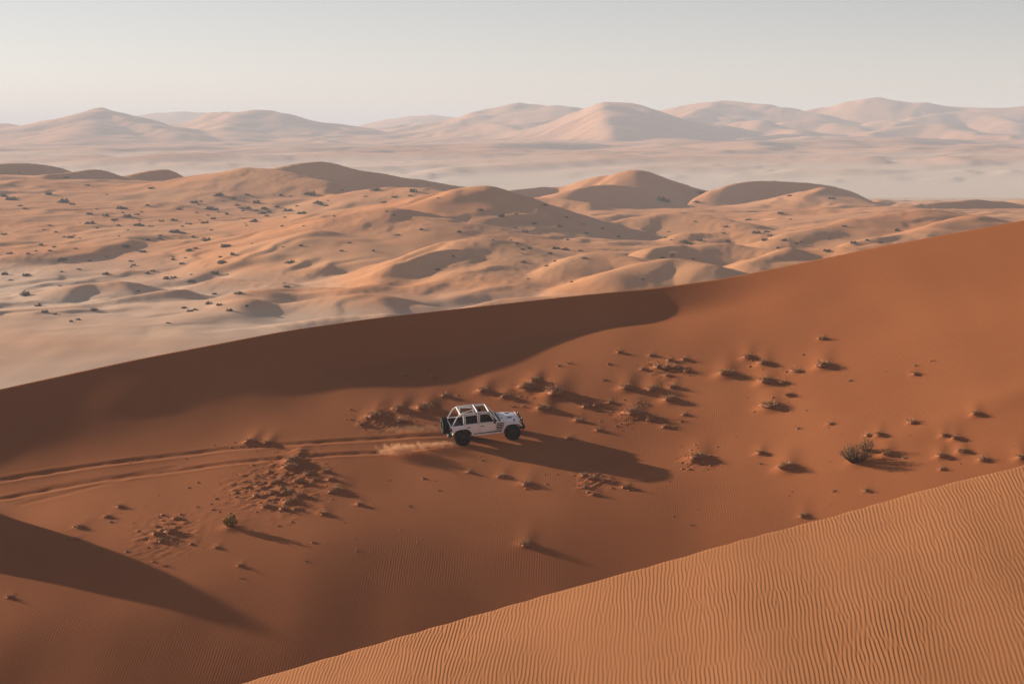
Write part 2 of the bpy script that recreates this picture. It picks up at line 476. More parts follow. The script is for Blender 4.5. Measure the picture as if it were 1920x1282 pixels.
def sand_mat(name, c1, c2, scale, c3=None, ripple=0.0, ripple_len=0.12, grain=0.0, ripple_dir=0.1):
    m, nt, b = new_mat(name)
    N, L = nt.nodes, nt.links
    tc = N.new('ShaderNodeTexCoord')
    n1 = N.new('ShaderNodeTexNoise'); n1.inputs['Scale'].default_value = scale; n1.inputs['Detail'].default_value = 5; n1.inputs['Roughness'].default_value = 0.55
    L.new(tc.outputs['Object'], n1.inputs['Vector'])
    rmp = N.new('ShaderNodeMapRange'); rmp.inputs['From Min'].default_value = 0.34; rmp.inputs['From Max'].default_value = 0.66
    L.new(n1.outputs['Fac'], rmp.inputs['Value'])
    mix = N.new('ShaderNodeMix'); mix.data_type = 'RGBA'
    mix.inputs['A'].default_value = (*c1, 1); mix.inputs['B'].default_value = (*c2, 1)
    L.new(rmp.outputs[0], mix.inputs['Factor'])
    col = mix.outputs['Result']
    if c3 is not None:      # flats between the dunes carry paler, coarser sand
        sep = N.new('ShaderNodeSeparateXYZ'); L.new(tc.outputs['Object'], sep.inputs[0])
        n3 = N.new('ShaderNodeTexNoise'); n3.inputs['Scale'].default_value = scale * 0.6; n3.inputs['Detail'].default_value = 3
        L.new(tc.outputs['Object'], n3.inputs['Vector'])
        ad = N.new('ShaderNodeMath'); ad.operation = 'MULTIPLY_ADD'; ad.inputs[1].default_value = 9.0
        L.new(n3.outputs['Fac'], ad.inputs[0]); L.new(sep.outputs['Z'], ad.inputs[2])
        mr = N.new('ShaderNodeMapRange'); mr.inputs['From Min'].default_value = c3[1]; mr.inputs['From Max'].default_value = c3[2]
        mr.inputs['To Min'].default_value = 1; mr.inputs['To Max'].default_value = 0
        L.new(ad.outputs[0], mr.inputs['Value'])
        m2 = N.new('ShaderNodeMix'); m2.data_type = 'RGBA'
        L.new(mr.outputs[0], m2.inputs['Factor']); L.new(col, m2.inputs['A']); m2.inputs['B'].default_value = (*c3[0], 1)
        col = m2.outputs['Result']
    L.new(col, b.inputs['Base Color'])
    b.inputs['Roughness'].default_value = 0.95
    b.inputs['Specular IOR Level'].default_value = 0.05
    b.inputs['Diffuse Roughness'].default_value = 0.0
    norm = None
    if ripple > 0:
        mp = N.new('ShaderNodeMapping'); L.new(tc.outputs['Object'], mp.inputs['Vector'])
        mp.inputs['Rotation'].default_value = (0, 0, ripple_dir)
        mp.inputs['Scale'].default_value = (1, 0.35, 0.2)
        wv = N.new('ShaderNodeTexWave'); wv.wave_type = 'BANDS'; wv.bands_direction = 'X'
        wv.inputs['Scale'].default_value = 0.314 / ripple_len; wv.inputs['Distortion'].default_value = 5.0
        wv.inputs['Detail'].default_value = 3.0; wv.inputs['Detail Scale'].default_value = 0.5
        L.new(mp.outputs[0], wv.inputs['Vector'])
        nm = N.new('ShaderNodeTexNoise'); nm.inputs['Scale'].default_value = 0.16; nm.inputs['Detail'].default_value = 3
        L.new(tc.outputs['Object'], nm.inputs['Vector'])
        mm = N.new('ShaderNodeMapRange'); mm.inputs['From Min'].default_value = 0.36; mm.inputs['From Max'].default_value = 0.62
        L.new(nm.outputs['Fac'], mm.inputs['Value'])
        mu = N.new('ShaderNodeMath'); mu.operation = 'MULTIPLY'
        L.new(wv.outputs['Fac'], mu.inputs[0]); L.new(mm.outputs[0], mu.inputs[1])
        bp = N.new('ShaderNodeBump'); bp.inputs['Strength'].default_value = 1.0; bp.inputs['Distance'].default_value = ripple
        L.new(mu.outputs[0], bp.inputs['Height'])
        norm = bp
    if grain > 0:
        ng = N.new('ShaderNodeTexNoise'); ng.inputs['Scale'].default_value = 1.0 / grain; ng.inputs['Detail'].default_value = 4; ng.inputs['Roughness'].default_value = 0.65
        L.new(tc.outputs['Object'], ng.inputs['Vector'])
        b2 = N.new('ShaderNodeBump'); b2.inputs['Strength'].default_value = 0.6; b2.inputs['Distance'].default_value = grain * 0.05
        L.new(ng.outputs['Fac'], b2.inputs['Height'])
        if norm: L.new(norm.outputs[0], b2.inputs['Normal'])
        norm = b2
    if norm: L.new(norm.outputs[0], b.inputs['Normal'])
    return m

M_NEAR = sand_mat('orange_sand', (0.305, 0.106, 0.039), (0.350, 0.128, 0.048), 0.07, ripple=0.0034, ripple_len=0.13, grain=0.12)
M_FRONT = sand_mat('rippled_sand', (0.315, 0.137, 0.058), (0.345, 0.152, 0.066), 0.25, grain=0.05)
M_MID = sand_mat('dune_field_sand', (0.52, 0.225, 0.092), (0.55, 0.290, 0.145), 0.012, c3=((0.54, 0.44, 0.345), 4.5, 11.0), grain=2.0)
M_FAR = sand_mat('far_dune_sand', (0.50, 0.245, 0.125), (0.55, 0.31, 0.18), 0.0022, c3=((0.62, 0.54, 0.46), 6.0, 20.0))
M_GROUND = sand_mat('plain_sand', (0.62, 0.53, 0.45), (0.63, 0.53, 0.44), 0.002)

# ------------------------------------------------------------------ pixel -> ground
def hit(px, py, hf, y0, y1, n=1500):
    """first ground point seen through a photo pixel"""
    a, b = ray(px, py)
    yy = np.linspace(y0, y1, n)
    dz = CAMZ + b * yy - hf(a * yy, yy)
    k = np.where(dz < 0)[0]
    if len(k) == 0: return None
    k = k[0]
    if k == 0: return (a * yy[0], yy[0])
    t = dz[k - 1] / (dz[k - 1] - dz[k])
    y = yy[k - 1] + t * (yy[k] - yy[k - 1])
    return (float(a * y), float(y))

def plan_noses():
    """two blunt dune noses left of the frame; their shadows end at these photo points"""
    for px, py, wd, L in ((245, 1080, 3.4, 21.0), (190, 1115, 3.4, 16.0)):
        T = hit(px, py, near_base, 84, 150)
        cx, cy = T[0] - L * _sx, T[1] + L * _sy
        d = np.linspace(2, 45, 400)
        gx, gy = T[0] - d * _sx, T[1] + d * _sy
        g = near_base(gx, gy); z0 = float(near_base(np.array([T[0]]), np.array([T[1]]))[0])
        need = z0 + math.tan(SUN_ELEV) * d - g
        b = np.exp(-((d - L) / 6.5) ** 2)
        ok = b > 0.2
        NOSES.append((cx, cy, max(float(np.min(need[ok] / b[ok])), 0.1), wd))
# ------------------------------------------------------------------ terrain objects
def build_terrain():
    # dune with the vehicle
    xs = stretch([(-110, -38, 1.0), (-38, 40, 0.13), (40, 75, 1.0)])
    ys = stretch([(58, 86, 0.8), (86, 100, 0.14), (100, 119, 0.085), (119, 150, 0.14), (150, 310, 3.5)])
    X, Y = np.meshgrid(xs, ys)
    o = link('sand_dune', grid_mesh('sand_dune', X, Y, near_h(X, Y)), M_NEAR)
    tag(o, 'orange sand dune with shaded crest that the white off-roader crosses', 'dune', kind='structure')
    # rippled dune in front
    xs = stretch([(-40, -7.6, 0.9), (-7.6, 13.2, 0.0135), (13.2, 45, 0.9)])
    ys = stretch([(14, 30, 0.8), (30, 49.4, 0.10), (49.4, 85, 1.2)])
    X, Y = np.meshgrid(xs, ys)
    Z = front_h(X, Y)
    nx, ny = 1600, 256
    dx, dy = 0.0135, 0.10
    kx = np.fft.fftfreq(nx, dx)[None, :]; ky = np.fft.fftfreq(ny, dy)[:, None]
    k0 = 1 / 0.090
    Wt = np.exp(-((kx - k0) / 1.5) ** 2 - ((ky + 0.08 * k0) / 1.0) ** 2)
    A = np.fft.ifft2(np.fft.fft2(rng.standard_normal((ny, nx)) + 1j * rng.standard_normal((ny, nx))) * Wt)
    t = (np.angle(A) / (2 * np.pi)) % 1.0
    mag = np.clip(np.abs(A) / np.mean(np.abs(A)) * 2.6, 0, 1)
    h = np.where(t < 0.74, t / 0.74, (1 - t) / 0.26)
    h = h * h * (3 - 2 * h) * 0.6 + h * 0.4
    H = h * mag
    ix = np.round((X + 7.6) / dx).astype(int) % nx; iy = np.round((Y - 30) / dy).astype(int) % ny
    yb = brink_y(X)
    amp = 0.0092 * sst(-7.7, -7.0, X) * (1 - sst(12.6, 13.2, X)) * sst(30.0, 31.2, Y) * (1 - sst(-0.1, 0.25, Y - yb))
    amp = amp * (0.85 + 0.5 * noise(X / 3.0, Y / 4.0)) * (1 - 0.8 * np.exp(-((X - 10.8) / 2.4) ** 2 - ((Y - 32.5) / 2.6) ** 2))
    Z = Z + H[iy, ix] * amp
    o = link('rippled_dune', grid_mesh('rippled_dune', X, Y, Z), M_FRONT)
    tag(o, 'bright sunlit dune covered in wind ripples in the foreground', 'dune', kind='structure')
    # dune field in the middle distance
    a = np.linspace(-0.36, 0.36, 760); yy = 300 * (1400 / 300) ** np.linspace(0, 1, 600)
    X, Y = np.meshgrid(a, yy); X = X * Y
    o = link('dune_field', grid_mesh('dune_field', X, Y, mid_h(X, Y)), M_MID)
    tag(o, 'dune field dotted with shrubs in the middle distance', 'dunes', kind='structure')
    # far dunes
    a = np.linspace(-0.40, 0.40, 560); yy = np.concatenate([np.linspace(1250, 2400, 30)[:-1], 2400 * (5000 / 2400) ** np.linspace(0, 1, 380), np.linspace(5000, 8000, 50)[1:]])
    X, Y = np.meshgrid(a, yy); X = X * Y
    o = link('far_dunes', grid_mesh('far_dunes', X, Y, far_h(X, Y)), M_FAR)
    tag(o, 'tall pale dunes fading into haze on the horizon', 'dunes', kind='structure')
    # the plain, reaching the horizon
    s = 15000.0
    X, Y = np.meshgrid(np.linspace(-s, s, 9), np.linspace(-s, s, 9))
    o = link('desert_ground', grid_mesh('desert_ground', X, Y, X * 0 - 1.6), M_GROUND)
    tag(o, 'flat sandy desert plain reaching the horizon', 'ground', kind='structure')

def build_haze():
    s = 15500.0
    bm = bmesh.new(); bmesh.ops.create_cube(bm, size=1.0)
    for v in bm.verts:
        v.co = (v.co.x * 2 * s, v.co.y * 2 * s, -3.0 if v.co.z < 0 else HAZE_TOP)
    me = bpy.data.meshes.new('haze'); bm.to_mesh(me); bm.free()
    m = bpy.data.materials.new('haze_air'); m.use_nodes = True
    nt = m.node_tree; nt.nodes.clear()
    out = nt.nodes.new('ShaderNodeOutputMaterial'); pv = nt.nodes.new('ShaderNodeVolumePrincipled')
    pv.inputs['Color'].default_value = HAZE_COL
    pv.inputs['Density'].default_value = HAZE_DENS
    pv.inputs['Anisotropy'].default_value = 0.0
    nt.links.new(pv.outputs[0], out.inputs['Volume'])
    o = link('haze', me, m)
    tag(o, 'pale dusty haze filling the desert air', 'haze', kind='stuff')
HAZE_TOP = 120.0
HAZE_COL = (0.62, 0.73, 0.86, 1)
HAZE_DENS = 0.00022
# ------------------------------------------------------------------ bmesh helpers
def fin(bm, name, mat, parent=None, smooth=None, bev=0.0, seg=2):
    if bev > 0:
        es = [e for e in bm.edges if len(e.link_faces) == 2 and e.calc_face_angle(0) > 0.5]
        bmesh.ops.bevel(bm, geom=es, offset=bev, segments=seg, affect='EDGES', profile=0.6, clamp_overlap=True)
    bmesh.ops.recalc_face_normals(bm, faces=bm.faces)
    me = bpy.data.meshes.new(name)
    bm.to_mesh(me); bm.free()
    if smooth:
        me.polygons.foreach_set('use_smooth', np.ones(len(me.polygons), bool))
        if smooth != 'all': me.set_sharp_from_angle(angle=math.radians(35))
        me.update()
    return link(name, me, mat, parent)
def box(bm, x0, x1, y0, y1, z0, z1):
    r = bmesh.ops.create_cube(bm, size=1.0)
    for v in r['verts']:
        v.co = ((x0 + x1) / 2 + v.co.x * (x1 - x0), (y0 + y1) / 2 + v.co.y * (y1 - y0), (z0 + z1) / 2 + v.co.z * (z1 - z0))
    return r['verts']
def prism(bm, pts, y0, y1):
    """outline in x, z extruded from y0 to y1; y may be a function of (x, z)"""
    f = lambda y, p: y(p) if callable(y) else y
    a = [bm.verts.new((p[0], f(y0, p), p[1])) for p in pts]
    b = [bm.verts.new((p[0], f(y1, p), p[1])) for p in pts]
    n = len(pts)
    bm.faces.new(a); bm.faces.new(b[::-1])
    for i in range(n):
        bm.faces.new((a[i], b[i], b[(i + 1) % n], a[(i + 1) % n]))
def band(bm, outer, inner, y0, y1):
    """open arch between two outlines of equal length, extruded in y"""
    n = len(outer)
    R = [[bm.verts.new((p[0], y, p[1])) for p in L] for L in (outer, inner) for y in (y0, y1)]
    o0, o1, i0, i1 = R
    for k in range(n - 1):
        bm.faces.new((o0[k], o0[k + 1], o1[k + 1], o1[k])); bm.faces.new((i0[k + 1], i0[k], i1[k], i1[k + 1]))
        bm.faces.new((o0[k + 1], o0[k], i0[k], i0[k + 1])); bm.faces.new((o1[k], o1[k + 1], i1[k + 1], i1[k]))
    for k in (0, n - 1):
        bm.faces.new((o0[k], o1[k], i1[k], i0[k]))
def tube(bm, pts, r, n=8, r1=None):
    pts = [Vector(p) for p in pts]; rings = []
    for i, p in enumerate(pts):
        d = (pts[min(i + 1, len(pts) - 1)] - pts[max(i - 1, 0)]).normalized()
        u = d.cross(Vector((0.3, 0.2, 1))).normalized() if abs(d.z) < 0.95 else d.cross(Vector((1, 0, 0))).normalized()
        v = d.cross(u); rr = r if r1 is None else r + (r1 - r) * i / (len(pts) - 1)
        rings.append([bm.verts.new(p + (u * math.cos(2 * math.pi * k / n) + v * math.sin(2 * math.pi * k / n)) * rr) for k in range(n)])
    for a, b in zip(rings[:-1], rings[1:]):
        for k in range(n):
            bm.faces.new((a[k], a[(k + 1) % n], b[(k + 1) % n], b[k]))
    bm.faces.new(rings[0][::-1]); bm.faces.new(rings[-1])
def lathe(bm, prof, c, n=28, axis='y', closed=False):
    """profile of (radius, offset along the axis)"""
    rings = []
    for r, o in prof:
        ring = []
        for k in range(n):
            a = 2 * math.pi * k / n
            p = (math.cos(a) * r, o, math.sin(a) * r) if axis == 'y' else (o, math.cos(a) * r, math.sin(a) * r)
            ring.append(bm.verts.new((c[0] + p[0], c[1] + p[1], c[2] + p[2])))
        rings.append(ring)
    prs = list(zip(rings[:-1], rings[1:])) + ([(rings[-1], rings[0])] if closed else [])
    for a, b in prs:
        for k in range(n):
            bm.faces.new((a[k], a[(k + 1) % n], b[(k + 1) % n], b[k]))
    if not closed:
        bm.faces.new(rings[0]); bm.faces.new(rings[-1][::-1])
def thing(name, label, cat, loc=(0, 0, 0), group=None):
    o = bpy.data.objects.new(name, None); COL.objects.link(o); o.location = loc
    o.empty_display_size = 0.3
    return tag(o, label, cat, group)

# ------------------------------------------------------------------ the off-road vehicle
def paint_mat():
    m, nt, b = new_mat('white_paint')
    N, L = nt.nodes, nt.links
    tc = N.new('ShaderNodeTexCoord'); n = N.new('ShaderNodeTexNoise'); n.inputs['Scale'].default_value = 3.0; n.inputs['Detail'].default_value = 6
    L.new(tc.outputs['Object'], n.inputs['Vector'])
    sep = N.new('ShaderNodeSeparateXYZ'); L.new(tc.outputs['Object'], sep.inputs[0])
    mr = N.new('ShaderNodeMapRange'); mr.inputs['From Min'].default_value = 1.05; mr.inputs['From Max'].default_value = 0.55
    L.new(sep.outputs['Z'], mr.inputs['Value'])
    mu = N.new('ShaderNodeMath'); mu.operation = 'MULTIPLY'; L.new(mr.outputs[0], mu.inputs[0]); L.new(n.outputs['Fac'], mu.inputs[1])
    mx = N.new('ShaderNodeMix'); mx.data_type = 'RGBA'
    mx.inputs['A'].default_value = (0.85, 0.85, 0.845, 1); mx.inputs['B'].default_value = (0.60, 0.45, 0.35, 1)   # dust on the lower body
    L.new(mu.outputs[0], mx.inputs['Factor']); L.new(mx.outputs['Result'], b.inputs['Base Color'])
    b.inputs['Roughness'].default_value = 0.32
    b.inputs['Coat Weight'].default_value = 0.3; b.inputs['Coat Roughness'].default_value = 0.12
    return m

def build_vehicle():
    PAINT = paint_mat()
    BLACK = plain_mat('black_plastic', (0.018, 0.018, 0.018), 0.55)
    STRIPE = plain_mat('black_vinyl', (0.012, 0.012, 0.012), 0.45)
    RUBBER = plain_mat('tyre_rubber', (0.012, 0.011, 0.010), 0.85, spec=0.2)
    RIM = plain_mat('dark_rim', (0.05, 0.05, 0.052), 0.4, 0.8)
    SEAT = plain_mat('seat_leather', (0.025, 0.023, 0.022), 0.6)
    STEEL = plain_mat('frame_steel', (0.03, 0.03, 0.03), 0.6, 0.3)
    RED = plain_mat('red_lamp', (0.10, 0.008, 0.007), 0.25)
    HOOK = plain_mat('red_hook', (0.55, 0.06, 0.05), 0.4)
    LAMP = plain_mat('lamp_glass', (0.55, 0.55, 0.55), 0.08, 0.0, 0.8)
    AMBER = plain_mat('amber_lamp', (0.6, 0.2, 0.02), 0.3)
    gm, nt, gb = new_mat('window_glass')
    gb.inputs['Base Color'].default_value = (0.015, 0.016, 0.017, 1); gb.inputs['Roughness'].default_value = 0.03; gb.inputs['Specular IOR Level'].default_value = 0.2
    gb.inputs['Alpha'].default_value = 0.6
    GLASS = gm
    CHROME = plain_mat('spare_hub', (0.5, 0.5, 0.5), 0.3, 1.0)

    V = thing('off_roader', 'white open-roofed four-door off-roader with black slash stripes climbing the dune', 'car')
    B = bmesh.new
    # tub with rear wheel arch cut out
    arch = [(-1.5 + 0.60 * math.cos(a), 0.50 + 0.56 * math.sin(a)) for a in np.linspace(math.radians(152), math.radians(20), 10)]
    side = [(-2.14, 0.78), (-2.16, 1.21), (0.74, 1.25), (0.80, 1.22), (0.80, 0.60)] + arch[::-1]
    bm = B()
    for s in (-1, 1):
        prism(bm, side, s * 0.78, s * 0.71)
    body = fin(bm, 'body', PAINT, V, True, 0.012)
    bm = B(); box(bm, -2.16, -2.09, -0.70, 0.70, 0.74, 1.19)
    tg = fin(bm, 'tailgate', PAINT, V, True, 0.015)
    bm = B(); box(bm, -2.20, -2.162, 0.42, 0.52, 1.02, 1.07); fin(bm, 'handle', BLACK, tg, True, 0.008)
    bm = B(); box(bm, -2.08, 0.78, -0.70, 0.70, 0.62, 0.68); box(bm, 0.62, 0.70, -0.70, 0.70, 0.68, 1.22)
    for s in (-1, 1):
        box(bm, -2.05, -0.95, s * 0.42 if s > 0 else -0.70, 0.70 if s > 0 else -0.42, 0.68, 1.02)
    for s in (-1, 1): box(bm, -2.08, 0.60, *sorted((s * 0.685, s * 0.708)), 0.69, 1.20)
    box(bm, -2.088, -2.06, -0.68, 0.68, 0.69, 1.18)
    fin(bm, 'floor_liner', SEAT, V, True)
    # engine bay sides and cowl
    hw = lambda p: 0.70 - 0.10 * (p[0] - 0.80) / 1.15
    for s in (-1, 1):
        bm = B(); prism(bm, [(0.802, 0.70), (0.802, 1.235), (1.95, 1.165), (1.97, 0.80), (1.9, 0.72)], (lambda p, s=s: s * hw(p)), (lambda p, s=s: s * (hw(p) - 0.05)))
        fin(bm, 'engine_bay_panel', PAINT, V, True, 0.01)
    bm = B(); box(bm, 0.58, 0.83, -0.70, 0.70, 1.215, 1.262); fin(bm, 'cowl', BLACK, V, True, 0.01)
    # hood: crowned, tapered
    bm = B(); rows = []
    for x, w, z in ((0.835, 0.715, 1.275), (1.15, 0.69, 1.272), (1.5, 0.655, 1.252), (1.8, 0.625, 1.222), (1.93, 0.61, 1.195), (1.99, 0.60, 1.14)):
        row = []
        for t in (-1, -0.97, -0.86, -0.55, -0.30, -0.24, 0, 0.24, 0.30, 0.55, 0.86, 0.97, 1):
            dz = -0.115 if abs(t) == 1 else (-0.035 if abs(t) > 0.95 else -0.018 * t * t)
            if abs(t) < 0.27: dz += 0.020
            row.append(bm.verts.new((x, t * w, z + dz)))
        rows.append(row)
    for a, b_ in zip(rows[:-1], rows[1:]):
        for k in range(len(a) - 1): bm.faces.new((a[k], a[k + 1], b_[k + 1], b_[k]))
    bmesh.ops.recalc_face_normals(bm, faces=bm.faces)
    bmesh.ops.solidify(bm, geom=bm.faces[:], thickness=0.02)
    hood = fin(bm, 'hood', PAINT, V, True)
    for s in (-1, 1):
        bm = B(); box(bm, 1.30, 1.56, s * 0.36 - 0.06, s * 0.36 + 0.06, 1.255, 1.275); fin(bm, 'hood_vent', BLACK, hood, True, 0.004)
        bm = B(); box(bm, 1.62, 1.70, s * 0.645 - 0.03, s * 0.645 + 0.02, 1.14, 1.235); fin(bm, 'hood_latch', BLACK, hood, True, 0.006)
        bm = B(); tube(bm, [(0.92, s * 0.40, 1.288), (0.97, s * 0.38, 1.300)], 0.02, 8); fin(bm, 'washer_nozzle', BLACK, hood, True)
    # grille with seven slots and round headlights
    bm = B(); prism(bm, [(1.975, 0.76), (2.035, 0.76), (2.02, 1.16), (1.985, 1.19), (1.955, 1.18)], -0.61, 0.61)
    grille = fin(bm, 'grille', PAINT, V, True, 0.012)
    for k in range(7):
        y = (k - 3) * 0.095
        bm = B(); prism(bm, [(2.026, 0.84), (2.046, 0.84), (2.034, 1.10), (2.014, 1.10)], y - 0.030, y + 0.030); fin(bm, 'grille_slot', BLACK, grille, True, 0.004)
    for s in (-1, 1):
        bm = B(); lathe(bm, [(0.115, 2.0), (0.115, 2.045), (0.095, 2.055)], (0, s * 0.475, 0.985), 24, 'x')
        hl = fin(bm, 'headlight', BLACK, V, True)
        bm = B(); lathe(bm, [(0.092, 2.05), (0.080, 2.068), (0.04, 2.078)], (0, s * 0.475, 0.985), 24, 'x'); fin(bm, 'lens', LAMP, hl, True)
    # fenders (front) and flares (rear)
    for s in (-1, 1):
        y0, y1 = sorted((s * 0.60, s * 0.945))
        bm = B()
        band(bm, [(0.80, 0.60), (0.87, 0.72), (1.00, 0.98), (1.12, 1.075), (1.30, 1.105), (1.80, 1.10), (1.98, 1.045), (2.06, 0.93), (2.07, 0.86)],
                 [(0.90, 0.60), (0.96, 0.72), (1.07, 0.93), (1.16, 1.010), (1.32, 1.045), (1.78, 1.04), (1.92, 0.99), (1.98, 0.91), (1.99, 0.86)], y0, y1)
        fin(bm, 'fender', PAINT, V, True, 0.018)
        y0, y1 = sorted((s * 0.775, s * 0.945))
        bm = B()
        band(bm, [(-2.12, 0.76), (-2.08, 0.92), (-1.98, 1.03), (-1.80, 1.105), (-1.55, 1.125), (-1.28, 1.115), (-1.10, 1.05), (-0.96, 0.90), (-0.80, 0.62)],
                 [(-2.04, 0.76), (-2.00, 0.90), (-1.92, 0.98), (-1.77, 1.045), (-1.55, 1.065), (-1.30, 1.055), (-1.15, 1.00), (-1.03, 0.87), (-0.90, 0.62)], y0, y1)
        fin(bm, 'wheel_flare', PAINT, V, True, 0.018)
        # inner wheel wells
        bm = B(); box(bm, 0.95, 1.93, *sorted((s * 0.30, s * 0.59)), 0.78, 1.05); fin(bm, 'wheel_well', BLACK, V)
        # sill / rock slider and its stripe
        bm = B(); box(bm, -0.86, 0.86, *sorted((s * 0.775, s * 0.90)), 0.555, 0.635); fin(bm, 'side_step', PAINT, V, True, 0.02)
        bm = B(); prism(bm, [(-0.83, 0.645), (0.83, 0.645), (0.84, 0.72), (-0.30, 0.685), (-0.85, 0.68)], s * 0.822, s * 0.826); fin(bm, 'sill_stripe', STRIPE, V)
        # slash stripes behind the front wheel
        for k in range(4):
            z = 0.765 + k * 0.108; x0 = 0.44 + k * 0.03; x1 = 0.93 + 0.02 * k
            yy = 0.805 if x1 < 0.8 else 0.805
            bm = B(); prism(bm, [(x0 + 0.10, z), (x1 - 0.02, z), (x1 + 0.07, z + 0.074), (x0, z + 0.074)], s * 0.783, s * 0.787); fin(bm, 'slash_stripe', STRIPE, V)
        bm = B(); prism(bm, [(0.79, 0.68), (0.99, 0.78), (1.10, 1.02), (1.08, 1.19), (0.79, 1.235)], s * 0.70, s * 0.782); fin(bm, 'cowl_side', PAINT, V, True, 0.012)
        # doors with frames, handles, hinges
        def door(lower, win, hx, lab):
            bm = B(); prism(bm, lower, s * 0.784, s * 0.814)
            d = fin(bm, 'door', PAINT, V, True, 0.008)
            bm = B()
            w = [(p[0], s * (0.79 - 0.10 * (p[1] - 1.2) / 0.7), p[1]) for p in win]
            for a, b_ in zip(w, w[1:] + w[:1]): tube(bm, [a, b_], 0.027, 6)
            fin(bm, 'window_frame', PAINT, d, True)
            bm = B(); vs = [bm.verts.new(p) for p in w]; bm.faces.new(vs); bmesh.ops.solidify(bm, geom=bm.faces[:], thickness=0.006); fin(bm, 'window_pane', GLASS, d)
            bm = B(); box(bm, hx - 0.10, hx + 0.10, *sorted((s * 0.814, s * 0.840)), 1.075, 1.115); fin(bm, 'handle', BLACK, d, True, 0.006)
            for z in (0.80, 1.10):
                bm = B(); box(bm, lower[1][0] - 0.02, lower[1][0] + 0.06, *sorted((s * 0.813, s * 0.832)), z, z + 0.05); fin(bm, 'hinge', PAINT, d, True, 0.004)
        door([(-1.34, 1.225), (-0.485, 1.235), (-0.485, 0.66), (-0.90, 0.66), (-1.06, 0.92), (-1.20, 1.06), (-1.34, 1.13)],
             [(-1.31, 1.255), (-0.53, 1.265), (-0.56, 1.80), (-1.29, 1.80)], -1.12, 'rear')
        door([(-0.468, 1.235), (0.50, 1.245), (0.50, 0.66), (-0.468, 0.66)],
             [(-0.435, 1.265), (0.46, 1.275), (0.14, 1.80), (-0.43, 1.80)], -0.28, 'front')
        # mirrors, tail lamps
        bm = B(); tube(bm, [(0.42, s * 0.82, 1.28), (0.40, s * 0.93, 1.31)], 0.018, 6); box(bm, 0.36, 0.46, *sorted((s * 0.90, s * 1.10)), 1.26, 1.44)
        mi = fin(bm, 'mirror', BLACK, V, True, 0.018)
        bm = B(); box(bm, 0.354, 0.359, *sorted((s * 0.93, s * 1.08)), 1.285, 1.42); fin(bm, 'mirror_glass', CHROME, mi)
        bm = B(); box(bm, -2.215, -2.155, *sorted((s * 0.655, s * 0.80)), 0.92, 1.14)
        tl = fin(bm, 'tail_lamp', BLACK, V, True, 0.012)
        bm = B(); box(bm, -2.225, -2.10, *sorted((s * 0.675, s * 0.806)), 0.95, 1.11); fin(bm, 'lens', RED, tl, True, 0.012)
    # bumpers, bull bar, spot lamps, hooks
    bm = B(); prism(bm, [(2.04, 0.66), (2.06, 0.60), (2.24, 0.62), (2.28, 0.70), (2.26, 0.83), (2.04, 0.84)], lambda p: -0.86 + 0.35 * max(0, p[0] - 2.1), lambda p: 0.86 - 0.35 * max(0, p[0] - 2.1))
    fb = fin(bm, 'front_bumper', BLACK, V, True, 0.02)
    bm = B(); tube(bm, [(2.20, -0.42, 0.83), (2.22, -0.36, 1.02), (2.22, 0.36, 1.02), (2.20, 0.42, 0.83)], 0.028, 8); fin(bm, 'bull_bar', BLACK, fb, True)
    for s in (-1, 1):
        bm = B(); tube(bm, [(2.26, s * 0.55, 0.70), (2.34, s * 0.55, 0.70), (2.36, s * 0.55, 0.66), (2.33, s * 0.55, 0.62), (2.26, s * 0.55, 0.63)], 0.017, 6); fin(bm, 'tow_hook', HOOK, fb, True)
        bm = B(); lathe(bm, [(0.03, 2.10), (0.095, 2.14), (0.10, 2.20), (0.085, 2.205)], (0, s * 0.46, 1.12), 18, 'x'); tube(bm, [(2.15, s * 0.46, 0.84), (2.15, s * 0.46, 1.06)], 0.014, 6)
        sp = fin(bm, 'spot_lamp', BLACK, V, True)
        bm = B(); lathe(bm, [(0.082, 2.203), (0.06, 2.215)], (0, s * 0.46, 1.12), 18, 'x'); fin(bm, 'lens', LAMP, sp, True)
        bm = B(); box(bm, 1.96, 2.06, *sorted((s * 0.72, s * 0.90)), 1.06, 1.12); fin(bm, 'turn_signal', AMBER, V, True, 0.01)
    bm = B(); prism(bm, [(-2.17, 0.60), (-2.17, 0.77), (-2.34, 0.76), (-2.36, 0.62), (-2.30, 0.57)], -0.80, 0.80)
    rb = fin(bm, 'rear_bumper', BLACK, V, True, 0.02)
    bm = B(); box(bm, -2.40, -2.30, -0.06, 0.06, 0.54, 0.60); fin(bm, 'tow_hitch', STEEL, rb, True, 0.01)
    # windscreen
    bm = B()
    P = lambda y, t: (0.68 - 0.52 * t, y * (1 - 0.10 * t), 1.27 + 0.60 * t)
    q = [P(-0.71, 0), P(0.71, 0), P(0.71, 1), P(-0.71, 1)]
    for a, b_ in zip(q, q[1:] + q[:1]): tube(bm, [a, b_], 0.038, 8)
    ws = fin(bm, 'windscreen_frame', PAINT, V, True)
    bm = B(); bm.faces.new([bm.verts.new(P(y, t)) for y, t in ((-0.68, 0.05), (0.68, 0.05), (0.68, 0.96), (-0.68, 0.96))]); bmesh.ops.solidify(bm, geom=bm.faces[:], thickness=0.006)
    fin(bm, 'windscreen_pane', GLASS, ws)
    for s in (-1, 1):
        bm = B(); tube(bm, [(0.70, s * 0.1 + 0.25, 1.285), (0.615, s * 0.1 - 0.2, 1.36)], 0.009, 5); fin(bm, 'wiper', BLACK, ws)
    # roll cage
    def bar(pts, r=0.034): 
        bm = B(); tube(bm, pts, r, 8); fin(bm, 'cage_bar', PAINT, V, True)
    zt = 1.875
